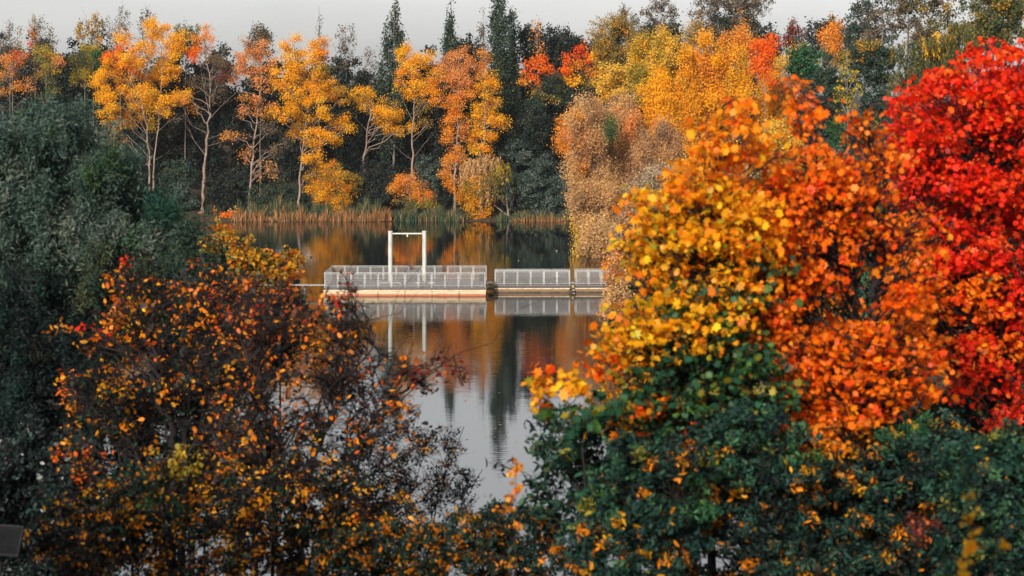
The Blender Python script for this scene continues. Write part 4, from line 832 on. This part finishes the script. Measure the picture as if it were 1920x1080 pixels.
tree('dark_shrub', 'dark thicket of twigs and small leaves low in the middle left', 'shrub', 25, [[(560,1080),(560,980)],[(640,1080),(650,960)],[(460,1080),(450,960)]],
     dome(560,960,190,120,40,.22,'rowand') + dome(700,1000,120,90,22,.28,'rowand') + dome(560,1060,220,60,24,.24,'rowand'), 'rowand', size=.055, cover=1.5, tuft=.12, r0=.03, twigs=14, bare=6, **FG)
tree('green_shrub', 'green and yellow speckled shrub in the lower left', 'shrub', 22, [[(250,1080),(255,980)],[(330,1080),(320,960)],[(180,1080),(170,980)]],
     dome(290,930,110,80,26,.26,'hedge') + dome(180,1000,140,90,22,.28,'rowand') + dome(340,1030,150,80,24,.26,'rowand') + [(290,950,60,36,'green'),(285,935,16,12,'orange'),(200,960,50,34,'gold',.5),(150,860,60,40,'rowan',.8),(330,860,60,40,'yelgr',.5),(420,900,50,60,'rowand')], 'hedge', size=.052, cover=1.7, tuft=.10, r0=.03, twigs=12, bare=4, **FG)
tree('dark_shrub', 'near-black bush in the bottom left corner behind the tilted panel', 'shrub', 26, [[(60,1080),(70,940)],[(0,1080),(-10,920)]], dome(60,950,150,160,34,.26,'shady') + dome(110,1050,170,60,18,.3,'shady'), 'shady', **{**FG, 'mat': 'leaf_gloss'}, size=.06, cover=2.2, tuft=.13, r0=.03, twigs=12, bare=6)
tree('hedge_bush', 'low hedge bush with orange leaves at the bottom centre', 'bush', 24, [[(700,1090),(700,1030)],[(820,1090),(820,1010)],[(900,1090),(905,1000)]],
     dome(720,1020,130,50,22,.28,'hedge') + dome(880,1010,110,60,20,.3,'hedge') + dome(980,1020,100,80,20,.3,'deepor') + [(640,990,50,26,'hedge')] + dome(900,1065,130,50,20,.28,'hedge') + dome(680,1075,150,40,16,.28,'hedge') + [(960,960,60,30,'deep')], 'hedge', size=.055, cover=2.0, tuft=.10, r0=.025, twigs=10, bare=3, **FG)

# ---- the tilted panel at the lower left edge
pn = empty('tilted_panel', P(-14, 1046, 21.0), 'dark grey gridded panel tilted on a post at the lower left edge', 'panel')
th = math.radians(38); 
me = MB(); me.box(-.33, .29, -.20, .20, -.03, .0); o = me.build('frame', M['bench_grey'], pn, (0, 0, .20), bevel=.004); o.rotation_euler = (th, math.radians(6), math.radians(8))
me = MB()
for i in range(9):
    for j in range(5):
        me.box(-.315 + i * .0665, -.315 + i * .0665 + .062, -.187 + j * .075, -.187 + j * .075 + .070, .002, .006)
cells = me.build('cells', M['dark_board'], pn, (0, 0, .20)); cells.rotation_euler = (th, math.radians(6), math.radians(8))
pb = P(-14, 1046, 21.0); pz = float(ground_z(np.array([pb[0]]), np.array([21.0]))[0])
me = MB(); me.tube([(-.02, .02, pz - pb[2]), (-.02, .02, .17)], .03, 10); me.build('post', M['bench_grey'], pn)

# ---- foreground right: maples and green bushes
MA = dict(shape='maple', bark='bark_dark', mat='leaf_thin', mix=.35, jit=.24, up=.6, vstretch=.45)
tree('yellow_maple', 'yellow-orange maple with green inner leaves, left of the orange one', 'maple', 22, [[(1335,1040),(1338,760),(1335,520),(1338,330),(1345,230)],[(1300,1000),(1270,720),(1225,560)]],
     [(1392,205,24,26,'orange'),(1405,235,34,30,'yeltop'),(1350,250,38,30,'yeltop'),(1310,285,36,34,'yeltop'),(1425,280,40,36,'yeltop'),(1375,290,50,36,'yeltop'),(1300,335,50,36,'yeltop'),(1370,350,60,40,'yeltop'),(1440,340,44,44,'yeltop')] + dome(1320,400,125,70,22,.28,'yelor') + dome(1250,480,85,64,16,.3,'yelor') + dome(1390,470,80,100,18,.3,['yelor','yeltop','yelor']) + dome(1350,560,100,80,20,.3,['green','green','yelgr','yelor'],.8) + dome(1300,600,120,66,20,.28,'yelor')
     + dome(1200,640,74,54,12,.34,'yelor') + dome(1340,690,120,80,24,.28,['green','green','green','yelgr']) + [(1210,380,34,30,'yelor'),(1195,440,30,34,'yelor'),(1215,500,36,26,'yelor'),(1290,500,40,34,'green'),(1160,690,40,30,'orange'),(1130,670,36,26,'orange'),(1210,770,30,40,'orange',.7),(1400,620,50,54,'green'),(1180,600,30,24,'yelor'),(1440,560,40,70,'green',.8),(1240,560,40,36,'yelor'),(1300,450,50,36,'yelor'),(1410,400,50,40,'yelor'),(1240,700,50,40,'green')] + dome(1320,780,140,60,22,.26,'green',.8) + dome(1200,720,60,50,8,.34,'green',.7) + dome(1430,720,60,90,12,.3,'green',.8) + [(1270,770,40,24,'yelor',.6),(1390,760,30,20,'yelor',.5),(1190,800,40,22,'yelor',.6),(1260,830,44,20,'amber',.6),(1130,750,34,24,'yelor',.8),(1340,830,40,18,'orange',.5)],
     'yelor', fray=2, size=.085, cover=1.75, tuft=.24, r0=.055, dz=.75, twigs=7, twig_r=.005, **MA)
tree('yellow_maple_sapling', 'small yellow maple branch of leaves over the bright water', 'maple', 21, [[(1110,1040),(1090,820),(1050,720)]],
     [(1020,700,30,20,'orange',.8),(1030,725,34,26,'yelor'),(1065,715,34,24,'yelor'),(1100,730,36,30,'yelor'),(1010,745,20,24,'yelor'),(1050,770,36,24,'green'),(1095,790,44,34,'green'),(1130,760,40,36,'green'),(1015,770,12,14,'orange')], 'yelor', size=.10, cover=2.0, tuft=.13, r0=.02, dz=.7, twigs=6, twig_r=.004, **MA)
tree('orange_maple', 'orange maple with dark bare limbs between the yellow and the red one', 'maple', 22.8, [[(1628,1000),(1622,800),(1612,620),(1590,470),(1560,360),(1530,300)],[(1640,1000),(1640,640),(1636,480),(1640,300),(1620,210)],[(1600,900),(1560,720),(1490,560)]],
     [(1505,170,20,22),(1490,200,20,22),(1515,215,24,26),(1500,250,24,24),(1520,280,24,26),(1610,225,20,16),(1600,260,20,20,None,.8),(1570,320,34,28,None,.7),(1620,320,40,28,None,.7)] + dome(1500,380,90,90,22,.26,'orange') + dome(1470,520,80,110,22,.26,'orange',.8) + dome(1620,400,90,70,16,.26,'orange',.3) + dome(1560,480,80,80,14,.28,'orange',.25)
     + dome(1540,660,110,70,20,.26,'orange') + dome(1600,740,120,80,22,.26,'orange') + dome(1690,700,90,70,16,.28,'orange') + dome(1530,780,90,70,16,.3,'orange') + dome(1580,840,100,50,14,.3,'amber') + [(1700,560,50,40,'orange'),(1400,840,50,18,'orange',.7)] + dome(1580,360,90,60,14,.3,'orange',.5) + dome(1650,300,50,60,8,.34,'orange',.35) + dome(1700,470,60,90,12,.3,'orange',.4) + dome(1450,640,60,120,14,.3,'orange',.9) + dome(1670,620,80,60,12,.3,'orange',.35),
     'orange', fray=2, size=.076, cover=2.0, tuft=.20, r0=.058, dz=.8, twigs=8, twig_r=.006, bare=2,
     extra=[([(1612,620),(1560,520),(1490,470),(1440,440)],.022),([(1612,600),(1560,500),(1520,420),(1500,340)],.024),([(1636,500),(1580,440),(1560,360)],.02),([(1640,560),(1700,500),(1740,440)],.02),([(1615,650),(1540,600),(1460,560)],.02),([(1622,760),(1560,700),(1480,640)],.02)], **MA)
tree('red_maple', 'big scarlet maple with a black trunk at the right edge', 'maple', 30, [[(1885,1000),(1878,700),(1872,520),(1860,380),(1850,250)],[(1890,800),(1905,560),(1930,380)],[(1870,640),(1810,520),(1740,420)]],
     [(1690,200,30,30),(1720,170,30,24),(1700,260,36,40),(1760,150,36,30),(1830,110,36,20,None,.6),(1890,95,36,24,None,.8)] + dome(1800,200,110,90,22,.28,'red') + dome(1900,200,90,100,18,.3,'red') + dome(1740,320,90,100,24,.28,'red') + dome(1860,350,110,90,24,.28,'red') + dome(1760,450,100,80,22,.28,'red') + dome(1900,470,80,80,14,.3,'red')
     + dome(1790,560,110,60,20,.28,['orange','redor','red','redor']) + dome(1740,600,70,50,10,.32,['orange','redor']) + dome(1890,610,80,70,14,.32,['red','redor','red']) + dome(1930,560,60,80,12,.32,'red') + dome(1840,660,70,40,10,.32,['red','redor']) + dome(1850,720,80,50,14,.3,'red') + dome(1900,770,60,50,10,.34,'red') + dome(1980,300,80,260,20,.3,'red') + [(1830,660,40,30,'red'),(1910,690,34,30,'red')],
     'red', fray=2, size=.085, cover=2.2, tuft=.25, r0=.09, dz=.8, twigs=7, twig_r=.006, extra=[([(1875,560),(1930,500),(1980,470)],.03),([(1872,520),(1830,440),(1800,340)],.03),([(1868,440),(1900,350),(1920,260)],.03)], **MA)
tree('maple_sapling', 'tiny rust-orange maple sapling in front of the bright water', 'sapling', 19, [[(967,1060),(966,960),(968,860)]], [(968,868,6,8),(962,890,14,12),(970,910,14,12),(960,930,12,10),(972,880,10,10),(955,955,8,8),(965,985,12,8,None,.5)], 'amber', size=.06, cover=1.5, tuft=.05, r0=.008, dz=.6, twigs=4, twig_r=.002, **MA)

GB = dict(bark='bark_dark', mat='leaf', dz=.6, twig_r=.004, mix=.18, jit=.3)
tree('privet_bush', 'dark green privet with pointed leaves against the bright water', 'bush', 23, [[(1110,1080),(1090,930),(1060,820)],[(1160,1080),(1170,900),(1150,780)],[(1060,1080),(1040,960),(1020,860)]],
     dome(1060,830,70,60,18,.3,'teal') + dome(1150,850,110,100,30,.26,'deep') + dome(1080,930,100,80,24,.28,'deep') + [(1010,790,20,20,'shady',.7),(1000,830,20,20,'shady',.7),(940,870,22,14,'shady',.5),(1020,880,36,30,'shady',.6),(1040,790,30,26,'shady',.8)], 'deep', shape='lance', size=.10, cover=1.4, tuft=.12, r0=.03, twigs=12, bare=2, **GB)
tree('green_bush', 'dark green bush with scattered orange leaves at the bottom, left of the right-hand scrub', 'bush', 20, [[(1200,1090),(1210,980)],[(1290,1090),(1290,960)]], dome(1230,920,140,110,40,.22,['deepor','deepor','deep','green']) + dome(1180,1030,160,70,30,.25,'deepor') + dome(1170,1110,160,60,20,.28,'deep'), 'deepor', shape='lance', size=.072, cover=2.6, tuft=.10, r0=.02, twigs=9, **GB)
tree('green_bush', 'dark bush below the yellow-orange maple with a few orange sprays', 'bush', 21, [[(1400,1090),(1400,950)],[(1460,1090),(1450,920)]], dome(1400,840,130,90,34,.24,['deep','deep','green']) + dome(1420,960,150,110,40,.22,'deepor') + dome(1400,1090,170,60,20,.28,'deepor') + [(1370,840,40,14,'amber',.6),(1300,900,40,30,'amber',.5)], 'deep', shape='lance', size=.072, cover=2.6, tuft=.10, r0=.02, twigs=9, **GB)
tree('green_bush', 'teal-green bush under the orange maple trunk', 'bush', 22, [[(1600,1090),(1600,960)],[(1680,1090),(1690,920)]], dome(1620,930,150,100,38,.23,'deepor') + dome(1740,860,130,100,34,.25,['deep','deep','green','deepor']) + dome(1610,1060,170,90,34,.25,'deepor'), 'deep', shape='lance', size=.07, cover=2.6, tuft=.10, r0=.02, twigs=9, **GB)
tree('green_bush', 'dark teal bush below the red maple at the right edge', 'bush', 20, [[(1830,1090),(1830,940)],[(1910,1090),(1910,940)]], dome(1840,920,130,110,36,.24,['deep','teal','deep','deepor']) + dome(1900,860,90,70,18,.3,'deep') + dome(1860,1040,150,100,34,.25,'deep') + [(1720,1000,40,40,'dkred')], 'deep', shape='oval', size=.055, cover=2.6, tuft=.10, r0=.02, twigs=9, **GB)
tree('vine_shoot', 'near blurred shoot with large teal and yellow leaves at the lower right', 'plant', 12.5, [[(1815,1100),(1815,960),(1812,860)],[(1770,1100),(1785,980)]],
     [(1812,870,14,14,'teal'),(1822,890,14,10,'teal'),(1800,910,14,14,'teal'),(1816,930,10,12,'yelgr'),(1820,970,10,14,'gold'),(1826,1000,12,14,'gold'),(1818,1030,12,14,'gold'),(1812,1065,14,14,'gold'),(1780,960,16,14,'teal'),(1765,1030,18,20,'teal'),(1850,1000,14,14,'teal'),(1870,1035,14,12,'teal'),(1880,1020,6,8,'gold'),(1790,1060,16,14,'teal')], 'teal', shape='oval', size=.065, cover=1.3, tuft=.05, r0=.006, bark='bark_dark', dz=.8, twigs=4, twig_r=.002)

GL = 'dark bushes at the foot of the left scrub'
BL = dict(shape='oval', size=.08, cover=2.4, tuft=.18, bark='bark_dark', r0=.03, dz=.6, twigs=10, bare=4, twig_r=.005, mix=.4, jit=.25, group=GL)
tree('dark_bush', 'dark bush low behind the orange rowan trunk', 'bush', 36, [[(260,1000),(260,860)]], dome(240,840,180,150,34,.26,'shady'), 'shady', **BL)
tree('dark_bush', 'dark bush low between the two orange rowans', 'bush', 34, [[(430,1040),(430,920)]], dome(430,900,150,120,30,.26,'rowand'), 'rowand', **BL)
GB2 = dict(shape='lance', size=.085, cover=2.6, tuft=.15, twigs=8, r0=.03, group='dark green scrub under the right maples', **GB)
tree('green_bush', 'dark green scrub between the privet and the bush below the yellow-orange maple', 'bush', 28, [[(1270,1060),(1270,900)]], dome(1270,840,120,130,34,.25,'deep') + dome(1200,960,140,120,30,.26,'deep'), 'deep', **GB2)
tree('green_bush', 'dark green scrub behind the teal-green bush under the orange maple', 'bush', 29, [[(1500,1040),(1500,880)]], dome(1490,900,160,130,36,.24,['deepor','deep','green']) + dome(1640,900,120,130,30,.26,'deep'), 'deep', **GB2)
tree('green_bush', 'dark scrub under the red maple beside its trunk', 'bush', 31, [[(1800,1000),(1800,860)]], dome(1790,850,130,130,34,.25,'deep') + dome(1910,900,100,150,28,.26,'deep'), 'deep', **GB2)

# ---- thin autumn air
hz = MB(); hz.box(-3300, 3300, -450, 5200, -3.5, 46)
hm = bpy.data.materials.new('thin_haze'); hm.use_nodes = True
for nd in list(hm.node_tree.nodes):
    if nd.type != 'OUTPUT_MATERIAL': hm.node_tree.nodes.remove(nd)
pv = hm.node_tree.nodes.new('ShaderNodeVolumePrincipled'); pv.inputs['Color'].default_value = (.80, .87, .95, 1); pv.inputs['Density'].default_value = .00006; pv.inputs['Anisotropy'].default_value = 0.0
hm.node_tree.links.new(pv.outputs[0], hm.node_tree.nodes['Material Output'].inputs['Volume'])
ho = hz.build('haze', hm); tag(ho, 'thin pale autumn haze softening the far shore', 'haze', kind='stuff')
SC.cycles.volume_bounces = 0

nl = 90; lx = rng.uniform(.8, 7.0, nl); ly = rng.uniform(170, 225, nl); lx[60:] = rng.uniform(-3, 1.5, 30); ly[60:] = rng.uniform(72, 110, 30)
w_, c_ = PAL['amber']
lo_ = link('floating_leaves', leaf_mesh('floating_leaves', np.stack([lx, ly, np.full(nl, .012)], 1), rng.uniform(.08, .16, nl), 'oval', c_[rng.choice(len(w_), nl, p=w_)], M['leaf'], np.array([0, 0, 30.0])))
tag(lo_, 'fallen leaves scattered over the pond water', 'leaves', kind='stuff')
